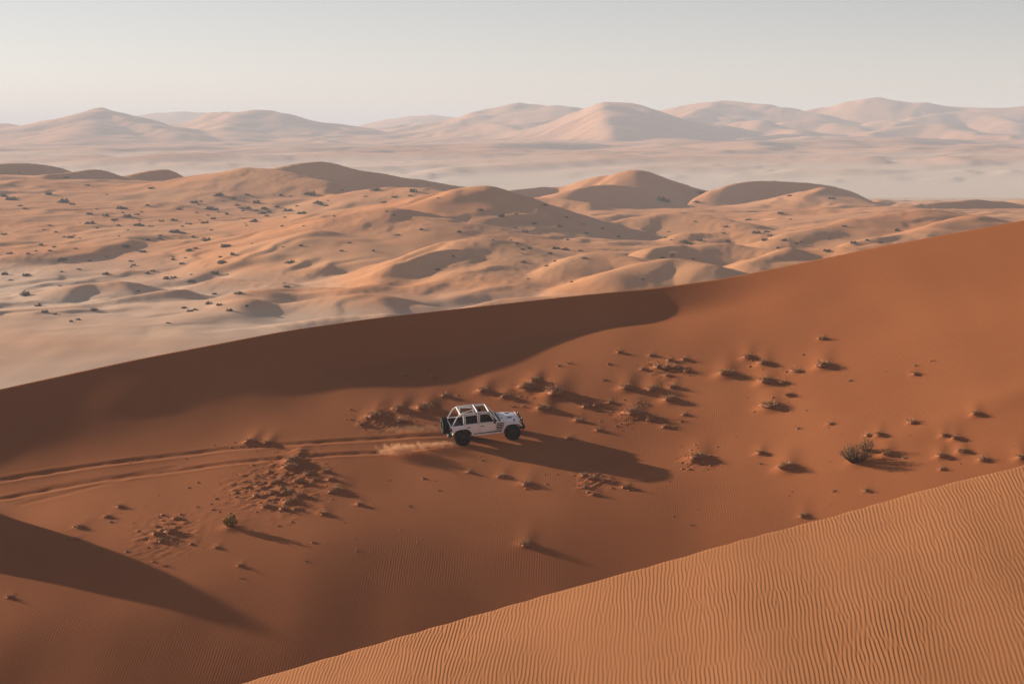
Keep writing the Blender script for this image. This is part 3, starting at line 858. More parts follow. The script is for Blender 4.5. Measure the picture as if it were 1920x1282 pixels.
    for s in (-1, 1):
        bar([(0.14, s * 0.65, zt), (-0.60, s * 0.66, zt + 0.035), (-1.50, s * 0.66, zt + 0.012), (-1.60, s * 0.665, zt - 0.03)], 0.038)
        bar([(-1.55, s * 0.665, zt), (-1.75, s * 0.68, 1.74), (-2.08, s * 0.70, 1.20)], 0.036)
        bar([(-0.50, s * 0.66, zt + 0.03), (-0.52, s * 0.70, 1.24)], 0.036)
        bar([(-1.36, s * 0.66, zt + 0.01), (-1.38, s * 0.70, 1.22)], 0.036)
    bar([(-0.52, -0.66, zt + 0.03), (-0.54, -0.4, zt + 0.055), (-0.54, 0.4, zt + 0.055), (-0.52, 0.66, zt + 0.03)], 0.040)
    bar([(-1.54, -0.66, zt), (-1.55, -0.4, zt + 0.02), (-1.55, 0.4, zt + 0.02), (-1.54, 0.66, zt)], 0.038)
    for s in (-1, 1):
        bar([(-0.54, s * 0.12, zt + 0.055), (-1.54, s * 0.52, zt + 0.012)], 0.030)
        bm = B(); box(bm, -0.62, -0.46, *sorted((s * 0.40, s * 0.62)), zt + 0.0, zt + 0.05); fin(bm, 'speaker_pod', BLACK, V, True, 0.015)
    # interior
    def seat(x, y, w=0.26):
        t = bm = B()
        prism(bm, [(x - 0.25, 0.78), (x + 0.27, 0.80), (x + 0.28, 0.93), (x - 0.05, 0.90), (x - 0.18, 0.92)], y - w, y + w)
        st = fin(bm, 'seat', SEAT, V, True, 0.04)
        bm = B(); prism(bm, [(x - 0.18, 0.90), (x - 0.06, 0.92), (x - 0.20, 1.48), (x - 0.32, 1.47)], y - w + 0.02, y + w - 0.02); fin(bm, 'backrest', SEAT, st, True, 0.04)
        bm = B(); prism(bm, [(x - 0.25, 1.50), (x - 0.17, 1.50), (x - 0.19, 1.70), (x - 0.28, 1.69)], y - 0.13, y + 0.13); fin(bm, 'headrest', SEAT, st, True, 0.03)
    seat(-0.05, -0.37); seat(-0.05, 0.37); seat(-0.95, -0.35, 0.32); seat(-0.95, 0.35, 0.32)
    bm = B(); prism(bm, [(0.66, 0.95), (0.66, 1.26), (0.52, 1.29), (0.40, 1.22), (0.42, 1.05)], -0.68, 0.68); fin(bm, 'dashboard', SEAT, V, True, 0.03)
    bm = B()
    c = Vector((0.24, 0.37, 1.22)); ax = Vector((-0.85, 0, 0.53)); u = Vector((0, 1, 0)); w_ = ax.cross(u)
    tube(bm, [c + (u * math.cos(a) + w_ * math.sin(a)) * 0.19 for a in np.linspace(0, 2 * math.pi, 17)], 0.016, 6)
    tube(bm, [c - ax * 0.22, c], 0.025, 6); tube(bm, [c - u * 0.18, c + u * 0.18], 0.016, 6)
    fin(bm, 'steering_wheel', BLACK, V, True)
    bm = B(); box(bm, -1.95, -1.45, -0.45, 0.35, 0.69, 1.05); fin(bm, 'cargo_box', BLACK, V, True, 0.03)
    # chassis
    bm = B()
    for s in (-1, 1): box(bm, -2.15, 2.10, s * 0.42 - 0.04, s * 0.42 + 0.04, 0.50, 0.62)
    box(bm, -0.3, 0.7, -0.25, 0.25, 0.46, 0.60)
    fin(bm, 'chassis', STEEL, V, True, 0.01)
    for x in (-1.5, 1.5):
        bm = B(); tube(bm, [(x, -0.72, 0.475), (x, 0.72, 0.475)], 0.045, 8); lathe(bm, [(0.05, -0.12), (0.14, -0.06), (0.14, 0.06), (0.05, 0.12)], (x, 0.15, 0.475), 12); fin(bm, 'axle', STEEL, V, True)
        for s in (-1, 1):
            bm = B(); tube(bm, [(x - 0.12, s * 0.5, 0.45), (x - 0.14, s * 0.44, 0.95)], 0.035, 8); fin(bm, 'shock_absorber', HOOK if False else STEEL, V, True)
    # wheels
    def tyre_mesh():
        bm = B()
        prof = [(0.225, -0.13), (0.25, -0.155), (0.33, -0.168), (0.40, -0.165), (0.445, -0.145), (0.462, -0.10), (0.465, 0), (0.462, 0.10), (0.445, 0.145), (0.40, 0.165), (0.33, 0.168), (0.25, 0.155), (0.225, 0.13)]
        lathe(bm, prof, (0, 0, 0), 40, closed=True)
        for k in range(30):
            a = 2 * math.pi * k / 30
            for row, (ya, yb_) in enumerate(((-0.160, -0.095), (-0.075, -0.010), (0.010, 0.075), (0.095, 0.160))):
                aa = a + (0.5 if row % 2 else 0) * 2 * math.pi / 30; da = 0.062
                vs = []
                for rr in (0.452, 0.484):
                    for y in (ya, yb_):
                        for t in (-da, da):
                            r_ = rr - (0.016 if abs(y) > 0.15 else 0)
                            vs.append(bm.verts.new((math.cos(aa + t) * r_, y, math.sin(aa + t) * r_)))
                for f in ((0, 1, 3, 2), (4, 6, 7, 5), (0, 4, 5, 1), (2, 3, 7, 6), (0, 2, 6, 4), (1, 5, 7, 3)):
                    bm.faces.new([vs[i] for i in f])
        return bm
    def rim_mesh(s):
        bm = B()
        lathe(bm, [(0.228, -0.13), (0.238, -0.14), (0.238, 0.14), (0.228, 0.13), (0.21, 0.0)], (0, 0, 0), 28, closed=True)
        lathe(bm, [(0.215, s * 0.02), (0.215, s * 0.05), (0.07, s * 0.085), (0.07, s * 0.05)], (0, 0, 0), 28, closed=True)
        lathe(bm, [(0.072, s * 0.03), (0.066, s * 0.12)], (0, 0, 0), 16)
        for k in range(8):
            a = 2 * math.pi * k / 8
            tube(bm, [(math.cos(a) * 0.075, s * 0.098, math.sin(a) * 0.075), (math.cos(a) * 0.22, s * 0.09, math.sin(a) * 0.22)], 0.024, 6)
        return bm
    def wheel(x, y, z, s, name='wheel', rot=None):
        w = bpy.data.objects.new(name, None); COL.objects.link(w); w.parent = V; w.location = (x, y, z)
        if rot: w.rotation_euler = rot
        t = fin(tyre_mesh(), 'tyre', RUBBER, w, True); fin(rim_mesh(s), 'rim', RIM, w, True)
        return w
    for x in (-1.5, 1.5):
        for s in (-1, 1):
            wheel(x, s * 0.80, 0.475, s, rot=(0, 0, math.radians(-6) if x > 0 else 0))
    sw = wheel(-2.40, 0.04, 1.06, -1, 'spare_wheel', (0, 0, math.radians(-90)))
    bm = B(); box(bm, -2.30, -2.16, -0.2, 0.28, 0.85, 1.2); fin(bm, 'spare_carrier', STEEL, V, True, 0.02)
    bm = B(); tube(bm, [(0.75, -0.66, 1.26), (0.70, -0.66, 1.95)], 0.006, 5, 0.003); fin(bm, 'antenna', BLACK, V)
    return V

def build_driver(M):
    skin = plain_mat('skin', (0.30, 0.17, 0.11), 0.55)
    shirt = plain_mat('dark_shirt', (0.03, 0.03, 0.035), 0.9)
    hair = plain_mat('dark_hair', (0.012, 0.01, 0.009), 0.7)
    T = thing('person', 'driver in dark clothes seated at the wheel of the white off-roader', 'person')
    x, y = -0.05, 0.37
    J = [(-0.06, 0, 0.98), (-0.10, 0, 1.16), (-0.14, 0, 1.36), (-0.14, 0, 1.47), (-0.125, 0, 1.54), (-0.115, 0, 1.62), (-0.115, 0, 1.70), (-0.115, 0, 1.745)]
    R = [(0.15, 0.11), (0.145, 0.105), (0.16, 0.10), (0.085, 0.07), (0.058, 0.058), (0.075, 0.088), (0.078, 0.095), (0.05, 0.06)]
    E = [(i, i + 1) for i in range(7)]
    for s in (-1, 1):
        n = len(J)
        J += [(-0.13, s * 0.19, 1.42), (0.02, s * 0.25, 1.20), (0.22, s * 0.17, 1.25), (0.29, s * 0.15, 1.29)]
        R += [(0.062, 0.062), (0.047, 0.047), (0.036, 0.036), (0.03, 0.026)]
        E += [(2, n), (n, n + 1), (n + 1, n + 2), (n + 2, n + 3)]
        for k, dz in enumerate((0.030, 0.012, -0.006, -0.022)):
            m = len(J); J += [(0.325, s * 0.155, 1.29 + dz), (0.335, s * 0.125, 1.285 + dz)]; R += [(0.009, 0.009), (0.008, 0.008)]; E += [(n + 3, m), (m, m + 1)]
        m = len(J); J += [(0.285, s * 0.12, 1.315), (0.30, s * 0.10, 1.33)]; R += [(0.010, 0.010), (0.008, 0.008)]; E += [(n + 3, m), (m, m + 1)]
        n = len(J)
        J += [(0.0, s * 0.10, 0.97), (0.38, s * 0.13, 0.99), (0.60, s * 0.13, 0.74), (0.64, s * 0.13, 0.72)]
        R += [(0.095, 0.095), (0.065, 0.065), (0.05, 0.05), (0.04, 0.04)]
        E += [(0, n), (n, n + 1), (n + 1, n + 2), (n + 2, n + 3)]
    me = bpy.data.meshes.new('body'); me.from_pydata([(a + x, b + y, c) for a, b, c in J], E, [])
    o = link('body', me, None, T)
    md = o.modifiers.new('skin', 'SKIN'); me.skin_vertices or None
    for v, r_ in zip(me.skin_vertices[0].data, R): v.radius = r_
    me.skin_vertices[0].data[0].use_root = True
    o.modifiers.new('sub', 'SUBSURF').render_levels = 1
    dg = bpy.context.evaluated_depsgraph_get(); dg.update()
    m2 = bpy.data.meshes.new_from_object(o.evaluated_get(dg)); m2.name = 'driver_body'
    o.modifiers.clear(); o.data = m2
    m2.materials.clear()
    m2.materials.append(shirt); m2.materials.append(skin)
    for p in m2.polygons:
        c = p.center
        p.use_smooth = True
        p.material_index = 1 if (c.z > 1.50 or c.x > 0.12 + x and c.z > 1.16) else 0
    bm = bmesh.new(); bmesh.ops.create_icosphere(bm, subdivisions=3, radius=0.108)
    for v in bm.verts: v.co = (v.co.x * 1.0, v.co.y * 0.86, v.co.z * 1.1)
    bmesh.ops.delete(bm, geom=[v for v in bm.verts if v.co.z < -0.035 or (v.co.x > 0.05 and v.co.z < 0.06)], context='VERTS')
    bmesh.ops.translate(bm, verts=bm.verts, vec=(x - 0.122, y, 1.675)); fin(bm, 'hair', hair, T, 'all')
    bm = bmesh.new(); tube(bm, [(x - 0.035, y, 1.66), (x - 0.008, y, 1.63), (x - 0.03, y, 1.62)], 0.012, 6); fin(bm, 'nose', skin, T, True)
    for s in (-1, 1):
        bm = bmesh.new(); bmesh.ops.create_icosphere(bm, subdivisions=1, radius=0.012); bmesh.ops.translate(bm, verts=bm.verts, vec=(x - 0.035, y + s * 0.032, 1.668)); fin(bm, 'eye', hair, T, True)
        bm = bmesh.new(); bmesh.ops.create_icosphere(bm, subdivisions=1, radius=0.025); bmesh.ops.translate(bm, verts=bm.verts, vec=(x - 0.115, y + s * 0.085, 1.65)); fin(bm, 'ear', skin, T, True)
    T.matrix_world = M
    return T

def place_vehicle():
    A = hit(868.9, 832.0, near_base, 95, 140); Bp = hit(959.7, 825.2, near_base, 95, 140)
    fx, fy = Bp[0] - A[0], Bp[1] - A[1]
    yaw = math.radians(12.5)
    f2 = Vector((math.cos(yaw), math.sin(yaw)))
    r2 = Vector((f2.y, -f2.x))                      # towards the viewer
    mid = Vector(((A[0] + Bp[0]) / 2, (A[1] + Bp[1]) / 2)) - r2 * 0.80
    def ground(p): return float(near_base(np.array([p.x]), np.array([p.y]))[0])
    w = {}
    for i, a in enumerate((-1.5, 1.5)):
        for j, b in enumerate((-0.8, 0.8)):
            p = mid + f2 * a + r2 * b; w[i, j] = Vector((p.x, p.y, ground(p)))
    fwd = ((w[1, 0] + w[1, 1]) - (w[0, 0] + w[0, 1])).normalized()
    left = ((w[0, 0] + w[1, 0]) - (w[0, 1] + w[1, 1])).normalized()
    up = fwd.cross(left).normalized(); left = up.cross(fwd).normalized()
    c = (w[0, 0] + w[0, 1] + w[1, 0] + w[1, 1]) / 4 - up * 0.045
    M = Matrix(((fwd.x, left.x, up.x, c.x), (fwd.y, left.y, up.y, c.y), (fwd.z, left.z, up.z, c.z), (0, 0, 0, 1)))
    return M, w
# ------------------------------------------------------------------ plants, hummocks, clods
PR = random.Random(11)
def clod(bm, c, r, sub=1):
    v = bmesh.ops.create_icosphere(bm, subdivisions=sub, radius=1.0)['verts']
    sx, sy, sz = r * PR.uniform(0.8, 1.5), r * PR.uniform(0.7, 1.2), r * PR.uniform(0.40, 0.70)
    a = PR.uniform(0, 6.28); ca, sa = math.cos(a), math.sin(a)
    for p in v:
        k = PR.uniform(0.72, 1.18); q = p.co * k
        x, y, z = q.x * sx, q.y * sy, q.z * sz
        p.co = (c[0] + x * ca - y * sa, c[1] + x * sa + y * ca, c[2] + z)
def blade(bm, c, d, l, w):
    """a bent, tapering stalk of two faces"""
    d = Vector(d).normalized(); s = d.cross(Vector((PR.uniform(-1, 1), PR.uniform(-1, 1), 0.1))).normalized() * w
    c = Vector(c); m = c + d * l * 0.55; t = c + d * l + Vector((d.x, d.y, -0.25)) * l * 0.18
    a, b, e, f, g = (bm.verts.new(p) for p in (c - s, c + s, m + s * 0.8, m - s * 0.8, t))
    bm.faces.new((a, b, e, f)); bm.faces.new((f, e, g))
def leaf(bm, c, size):
    n = Vector((PR.gauss(0, 1), PR.gauss(0, 1), PR.gauss(0, 1) + 0.4)).normalized()
    u = n.orthogonal().normalized(); v = n.cross(u); c = Vector(c)
    p = [bm.verts.new(c + u * size * PR.uniform(0.6, 1.1) * math.cos(k) + v * size * 0.6 * math.sin(k)) for k in (0, 1.7, 3.14, 4.6)]
    bm.faces.new(p)
def mesh_of(bm, name, mats, smooth=True):
    bmesh.ops.recalc_face_normals(bm, faces=bm.faces)
    me = bpy.data.meshes.new(name); bm.to_mesh(me); bm.free()
    for m in mats: me.materials.append(m)
    if smooth: me.polygons.foreach_set('use_smooth', np.ones(len(me.polygons), bool)); me.update()
    return me
def leaf_mat(name, c1, c2, scale=6.0, trans=0.0):
    m, nt, b = new_mat(name); N, L = nt.nodes, nt.links
    tc = N.new('ShaderNodeTexCoord'); n = N.new('ShaderNodeTexNoise'); n.inputs['Scale'].default_value = scale; n.inputs['Detail'].default_value = 3
    L.new(tc.outputs['Object'], n.inputs['Vector'])
    mr = N.new('ShaderNodeMapRange'); mr.inputs['From Min'].default_value = 0.35; mr.inputs['From Max'].default_value = 0.65; L.new(n.outputs['Fac'], mr.inputs['Value'])
    mx = N.new('ShaderNodeMix'); mx.data_type = 'RGBA'; mx.inputs['A'].default_value = (*c1, 1); mx.inputs['B'].default_value = (*c2, 1)
    L.new(mr.outputs[0], mx.inputs['Factor']); L.new(mx.outputs['Result'], b.inputs['Base Color'])
    b.inputs['Roughness'].default_value = 0.8; b.inputs['Specular IOR Level'].default_value = 0.15
    return m
M_CLOD = leaf_mat('crusted_sand', (0.27, 0.100, 0.042), (0.30, 0.130, 0.062), 5.0)
M_DRY = leaf_mat('dry_grass', (0.40, 0.26, 0.135), (0.26, 0.155, 0.078), 5.0)
M_GREEN = leaf_mat('olive_leaves', (0.15, 0.120, 0.055), (0.21, 0.155, 0.080), 4.0)
M_YELLOW = leaf_mat('yellow_leaves', (0.34, 0.20, 0.02), (0.14, 0.11, 0.03), 5.0)
M_TWIG = plain_mat('twig_bark', (0.11, 0.07, 0.045), 0.9, spec=0.1)
M_SHRUB = leaf_mat('scrub_leaves', (0.055, 0.055, 0.028), (0.085, 0.075, 0.040), 0.8)

def lump(bm, cx, cy, rx, ry, h, rings=7, segs=18):
    """an uneven heap of bound sand with a crumbled rim, one skin"""
    ph = [PR.uniform(0, 6.28) for _ in range(6)]
    f = lambda a: 1 + 0.18 * math.sin(2 * a + ph[0]) + 0.13 * math.sin(3 * a + ph[1]) + 0.10 * math.sin(5 * a + ph[2])
    top = bm.verts.new((cx, cy, h * PR.uniform(0.85, 1.0))); prev = None
    for k in range(1, rings + 1):
        t = k / rings; ring = []
        for i in range(segs):
            a = 2 * math.pi * i / segs; q = t * f(a)
            z = h * (1 - t ** 1.6) * (1 + 0.35 * math.sin(3 * a + 4 * t + ph[3]) * t) + PR.uniform(-0.22, 0.34) * h * (1 - 0.4 * t)
            if k == rings: z = -0.06
            ring.append(bm.verts.new((cx + q * rx * math.cos(a), cy + q * ry * math.sin(a), z)))
        for i in range(segs):
            if prev is None: bm.faces.new((top, ring[i], ring[(i + 1) % segs]))
            else: bm.faces.new((prev[i], ring[i], ring[(i + 1) % segs], prev[(i + 1) % segs]))
        prev = ring
def tuft(bm, n, rx, ry, z, lo, hi, w, lean):
    for i in range(n):
        a = PR.uniform(0, 6.28); d = math.sqrt(PR.random()); t = PR.uniform(0.05, lean)
        blade(bm, (d * rx * math.cos(a), d * ry * math.sin(a), z * (1 - d * d)), (math.cos(a) * t, math.sin(a) * t, 1.0), PR.uniform(lo, hi), w)
def hummock_meshes(n):
    """root-bound sand mound and its dry grass, about 1 m across"""
    out = []
    for _ in range(n):
        bm = bmesh.new(); lump(bm, 0, 0, 0.50, 0.40, PR.uniform(0.10, 0.15), 9, 26)
        m1 = mesh_of(bm, 'root_mound', [M_CLOD])
        bm = bmesh.new()
        tuft(bm, PR.randint(90, 150), 0.36, 0.28, 0.11, 0.10, 0.34, 0.010, 1.5)
        tuft(bm, PR.randint(40, 60), 0.52, 0.42, 0.03, 0.06, 0.20, 0.010, 1.7)
        out.append((m1, mesh_of(bm, 'dry_grass', [M_DRY], False)))
    return out
def clump_meshes(n):
    out = []
    for _ in range(n):
        bm = bmesh.new(); lump(bm, 0, 0, 0.42, 0.34, PR.uniform(0.09, 0.15), 5, 13)
        nf = len(bm.faces)
        tuft(bm, PR.randint(26, 50), 0.32, 0.26, 0.10, 0.12, 0.42, 0.013, 1.5)
        me = mesh_of(bm, 'grass_clump', [M_CLOD, M_DRY], False)
        mi = np.zeros(len(me.polygons), np.int32); mi[nf:] = 1
        me.polygons.foreach_set('material_index', mi); me.update()
        out.append(me)
    return out
def bush_meshes(w, h, stems, leaves, leaf_size, lm):
    bs, bl = bmesh.new(), bmesh.new()
    for i in range(stems):
        a = PR.uniform(0, 6.28); t = math.sqrt(PR.random()); rr = w * 0.5 * t
        tip = Vector((rr * math.cos(a), rr * math.sin(a) * 0.8, h * (1 - 0.55 * t * t) * PR.uniform(0.7, 1.05)))
        base = Vector((tip.x * 0.25, tip.y * 0.25, -0.05)); mid = (base + tip) * 0.5 + Vector((tip.x * 0.12, tip.y * 0.12, 0.05))
        tube(bs, [base, mid, tip], 0.014, 4, 0.005)
        for k in range(leaves // stems):
            u = PR.uniform(0.30, 1.0) ** 0.7; p = mid + (tip - mid) * (2 * u - 1) if u > 0.5 else base + (mid - base) * 2 * u
            leaf(bl, p + Vector((PR.gauss(0, 0.05), PR.gauss(0, 0.05), PR.gauss(0, 0.05))), leaf_size * PR.uniform(0.6, 1.3))
    return mesh_of(bs, 'stems', [M_TWIG]), mesh_of(bl, 'foliage', [lm], False)
def shrub_meshes(n):
    """low spreading desert shrub about 2 m across, sprays of small leaves"""
    out = []
    for _ in range(n):
        bm = bmesh.new()
        lobes = [(PR.gauss(0, 0.42), PR.gauss(0, 0.35), PR.uniform(0.30, 0.62), PR.uniform(0.3, 0.8)) for _ in range(PR.randint(4, 7))]
        for x, y, r, h in lobes:
            for i in range(60):
                a = PR.uniform(0, 6.28); e = PR.random(); q = r * PR.uniform(0.55, 1.0)
                leaf(bm, (x + q * math.cos(a) * math.sqrt(1 - e * e), y + q * math.sin(a) * math.sqrt(1 - e * e), h * e * PR.uniform(0.6, 1.15)), PR.uniform(0.09, 0.19))
        out.append(mesh_of(bm, 'shrub', [M_SHRUB], False))
    return out

# (photo column, photo row, width in photo pixels); L large hummocks, s small clumps
BIG = [(1040,741,62),(1186,778,52),(990,729,46),(1003,718,32),(906,735,36),(947,745,28),(1175,730,40),(1225,733,40),(1256,752,40),(1020,768,40),
 (1361,704,48),(1402,672,32),(1432,684,34),(1436,719,44),(1444,765,54),(1543,689,46),(1309,861,50),(1476,879,52),(1425,851,26),(1663,853,34),
 (1770,818,24),(1792,824,28),(1804,848,30),(1764,857,30),(1916,860,36),(1830,778,28),(1648,817,28),(987,907,40),(941,893,30),(985,1020,42),
 (702,783,44),(748,769,36),(797,768,50),(469,830,30),(501,832,28),(548,868,44),(630,920,46),(605,963,30),(148,988,30),(1507,967,30),(406,1026,20),
 (545,880,40),(545,940,44),(500,950,34)]
SMALL = [(759,704,16),(812,710,18),(1047,686,14),(1064,681,14),(1161,661,16),(1142,682,12),(1133,712,14),(1222,667,16),(1255,677,16),(1284,675,18),
 (1206,693,16),(1232,690,24),(1248,692,26),(1268,691,22),(1250,705,16),(1286,697,18),(834,743,20),(856,741,10),(1094,743,14),(1262,728,22),(679,796,20),
 (747,790,22),(762,792,18),(1098,763,22),(1119,761,20),(1142,755,18),(980,762,14),(961,762,12),(1219,788,26),(1083,789,22),(1247,801,18),(1122,807,18),
 (1284,778,16),(1276,789,14),(1069,823,18),(878,885,16),(794,897,14),(903,862,12),(1095,892,18),(1112,899,24),(1130,902,22),(1153,903,14),(1173,914,22),
 (1095,914,16),(1114,927,18),(823,919,10),(1541,636,20),(1492,697,22),(1594,713,14),(1717,685,12),(1746,676,12),(1714,702,18),(1468,719,20),(1481,742,20),
 (1511,769,10),(1710,793,24),(1556,795,16),(1496,803,14),(1425,869,12),(1626,817,18),(1695,858,14),(1766,880,16),(1564,920,14),(1624,920,16),(1296,983,10),
 (1309,955,8),(672,946,18),(767,949,12),(66,990,14),(140,1011,20),(292,1003,24),(319,999,26),(332,973,20),(201,969,18),(450,1060,16),(309,1060,14),
 (573,1051,12),(668,1031,10),(586,1016,14),(452,1083,10),(17,1119,18),(224,950,18),(190,1033,12),(237,1033,14),(207,978,14),(300,1015,22),(325,1010,18),
 (520,905,24),(560,905,24),(575,890,22),(510,925,26),(535,925,28),(590,900,18),(610,885,20),(620,900,20),(560,930,24),(480,930,18),(470,905,14),(455,915,12),
 (530,955,22),(555,955,18),(1300,868,16),(1318,870,14),(1843,863,26),(350,1000,14),(270,1000,12),(400,955,14),(370,950,10),(1215,760,12),(1265,800,12)]

def ordinal(n):
    if n == 0: return 'nearest'
    u = ['', 'first', 'second', 'third', 'fourth', 'fifth', 'sixth', 'seventh', 'eighth', 'ninth', 'tenth', 'eleventh', 'twelfth', 'thirteenth', 'fourteenth', 'fifteenth', 'sixteenth', 'seventeenth', 'eighteenth', 'nineteenth']
    n += 1
    if n < 20: w = u[n]
    else: w = ['twentieth', 'thirtieth', 'fortieth'][n // 10 - 2] if n % 10 == 0 else ['twenty', 'thirty', 'forty'][n // 10 - 2] + '-' + u[n % 10]
    return w + ' nearest'
def relate(points, marks, kind):
    """a label for each (px, py): its rank by distance in its direction from the closest landmark"""
    key = []
    for px, py in points:
        m = min(range(len(marks)), key=lambda i: math.hypot(px - marks[i][0], 2 * (py - marks[i][1])))
        dx, dy = px - marks[m][0], 2 * (py - marks[m][1])
        a = int(((math.degrees(math.atan2(-dy, dx)) + 22.5) % 360) // 45)
        key.append((m, a, math.hypot(dx, dy)))
    D = ['to the right of', 'above and right of', 'above', 'above and left of', 'to the left of', 'below and left of', 'below', 'below and right of']
    out = []
    for m, a, d in key:
        rank = sum(1 for k in key if k[0] == m and k[1] == a and k[2] < d - 1e-9)
        out.append(f'{kind}, {ordinal(rank)} {D[a]} {marks[m][2]}')
    return out
NEAR_MARKS = [(900, 800, 'the white off-roader'), (1603, 859, 'the tall green bush'), (433, 985, 'the yellow bush'), (1361, 704, 'the shadow tip on the upper slope')][:3]

BIGP, SMALLP, BUSHP = [], [], []
def plan_near():
    for px, py, w in BIG:
        h = hit(px, py, near_base, 84, 150)
        if h is None: continue
        wm = w / FPX * h[1]
        BIGP.append((h, wm, px, py))
        low = 0.45 if py > 890 else 1.0      # the sun only grazes the foot of the slope
        MOUNDS.append((h[0], h[1], 0.36 * wm, (0.15 * wm + 0.02) * low, 3.0 * wm))
    for px, py, w in SMALL:
        h = hit(px, py, near_base, 84, 150)
        if h is None: continue
        wm = w / FPX * h[1]
        SMALLP.append((h, wm, px, py))
        if w > 15: MOUNDS.append((h[0], h[1], 0.36 * wm, 0.13 * wm, 2.2 * wm))
    for px, py, w in ((535, 915, 75), (310, 1000, 60), (550, 872, 45), (1250, 692, 30), (1110, 898, 36), (990, 728, 26), (715, 788, 36), (1190, 782, 26), (1308, 864, 28), (470, 915, 45)):
        h = hit(px, py, near_base, 84, 150); ROUGH.append((h[0], h[1], w / FPX * h[1]))
    for px, py in ((1604, 868), (1626, 848), (433, 990)):
        h = hit(px, py, near_base, 84, 150); BUSHP.append(h)
        MOUNDS.append((h[0], h[1], 0.5, 0.10, 2.0))
    for line, w, d in (([(20, 897), (100, 884), (250, 863), (420, 842), (560, 832), (700, 823), (780, 817)], 0.23, 0.075),
                       ([(20, 932), (100, 916), (250, 892), (400, 872), (540, 859), (700, 849), (790, 840)], 0.23, 0.075),
                       ([(40, 922), (140, 904), (230, 891), (330, 876)], 0.22, 0.03),
                       ([(20, 950), (60, 940), (150, 918), (230, 899)], 0.22, 0.03)):
        P = [hit(px, py, near_base, 84, 150) for px, py in line]
        if line[-1][0] > 700:       # on to the rear wheel
            j = 0 if line[1][1] == 884 else 1
            P.append((WH[0, j].x, WH[0, j].y))
            P = P[::-1]
            P.append((P[-1][0] * 2 - P[-2][0], P[-1][1] * 2 - P[-2][1]))
        RUTS.append((P, w, d))

def build_near_plants():
    hm = hummock_meshes(5); cm = clump_meshes(6)
    zs = near_h(np.array([h[0][0] for h in BIGP]), np.array([h[0][1] for h in BIGP]))
    labs = relate([(b[2], b[3]) for b in BIGP], NEAR_MARKS, 'sandy grass-topped hummock')
    for i, ((h, wm, px, py), z, lab) in enumerate(zip(BIGP, zs, labs)):
        t = thing('grass_hummock', lab, 'hummock', (h[0], h[1], float(z) - 0.05 * wm), 'grass hummocks on the orange slope')
        t.scale = (wm * 0.74, wm * 0.74, wm * PR.uniform(0.60, 0.85)); t.rotation_euler = (0, 0, PR.uniform(0, 6.28))
        a, b = hm[i % len(hm)]
        for nm, me in (('root_mound', a), ('dry_grass', b)):
            o = bpy.data.objects.new(nm, me); COL.objects.link(o); o.parent = t
            if nm == 'dry_grass': o['kind'] = 'stuff'
    zs = near_h(np.array([h[0][0] for h in SMALLP]), np.array([h[0][1] for h in SMALLP]))
    labs = relate([(b[2], b[3]) for b in SMALLP], NEAR_MARKS, 'small dry clump')
    for i, ((h, wm, px, py), z, lab) in enumerate(zip(SMALLP, zs, labs)):
        o = bpy.data.objects.new('grass_clump', cm[i % len(cm)]); COL.objects.link(o)
        o.location = (h[0], h[1], float(z) - 0.02); o.scale = (wm * 1.05,) * 3; o.rotation_euler = (0, 0, PR.uniform(0, 6.28))
        tag(o, lab, 'grass clump', 'small dry clumps on the orange slope')
    specs = ((2.0, 1.1, 110, 1100, 0.036, M_GREEN, 'tall green bush', 'tall olive green bush casting a long shadow on the orange slope'),
             (0.9, 0.9, 34, 260, 0.036, M_GREEN, 'bush', 'smaller upright green bush just behind the tall green bush'),
             (0.85, 0.75, 40, 600, 0.045, M_YELLOW, 'bush', 'yellow-leaved bush alone below the wheel tracks'))
    for (w, hh, st, lv, ls, lm, nm, lab), h in zip(specs, BUSHP):
        z = float(near_h(np.array([h[0]]), np.array([h[1]]))[0])
        t = thing('desert_bush', lab, 'bush', (h[0], h[1], z - 0.03), 'bushes on the orange slope')
        a, b = bush_meshes(w, hh, st, lv, ls, lm)
        for n2, me in (('stems', a), ('foliage', b)):
            o = bpy.data.objects.new(n2, me); COL.objects.link(o); o.parent = t
    # scattered crumbs of crusted sand nobody could count
    pts = []
    for cx, cy, sx, sy, n in ((535, 915, 42, 26, 110), (310, 1000, 40, 24, 45), (540, 870, 36, 10, 24), (1250, 692, 34, 8, 40), (990, 727, 22, 10, 30), (1180, 780, 30, 14, 40), (1305, 862, 26, 12, 40), (1110, 900, 40, 14, 30),
                              (700, 790, 30, 12, 40), (760, 790, 40, 6, 30), (480, 832, 30, 6, 20), (1450, 760, 30, 10, 20), (1430, 690, 40, 14, 20), (450, 930, 60, 30, 50)):
        pts += [(PR.gauss(cx, sx), PR.gauss(cy, sy), PR.uniform(0.04, 0.12)) for _ in range(int(n * 0.7))]
    pts += [(PR.uniform(200, 1900), PR.uniform(690, 1040), PR.uniform(0.025, 0.07)) for _ in range(150)]
    xy = [(hit(a, b, near_base, 84, 150, 500), r) for a, b, r in pts if b > np.interp(a, CR_X, CR_Y) + 90]
    xy = [(h, r) for h, r in xy if h is not None and h[1] > 88]
    zs = near_h(np.array([h[0] for h, r in xy]), np.array([h[1] for h, r in xy]))
    bm = bmesh.new()
    for (h, r), z in zip(xy, zs): clod(bm, (h[0], h[1], float(z) - 0.05 * r), r, 1)
    o = link('sand_clods', mesh_of(bm, 'sand_clods', [M_CLOD], True))
    tag(o, 'loose crumbs of crusted sand strewn over the orange slope', 'sand clods', kind='stuff')

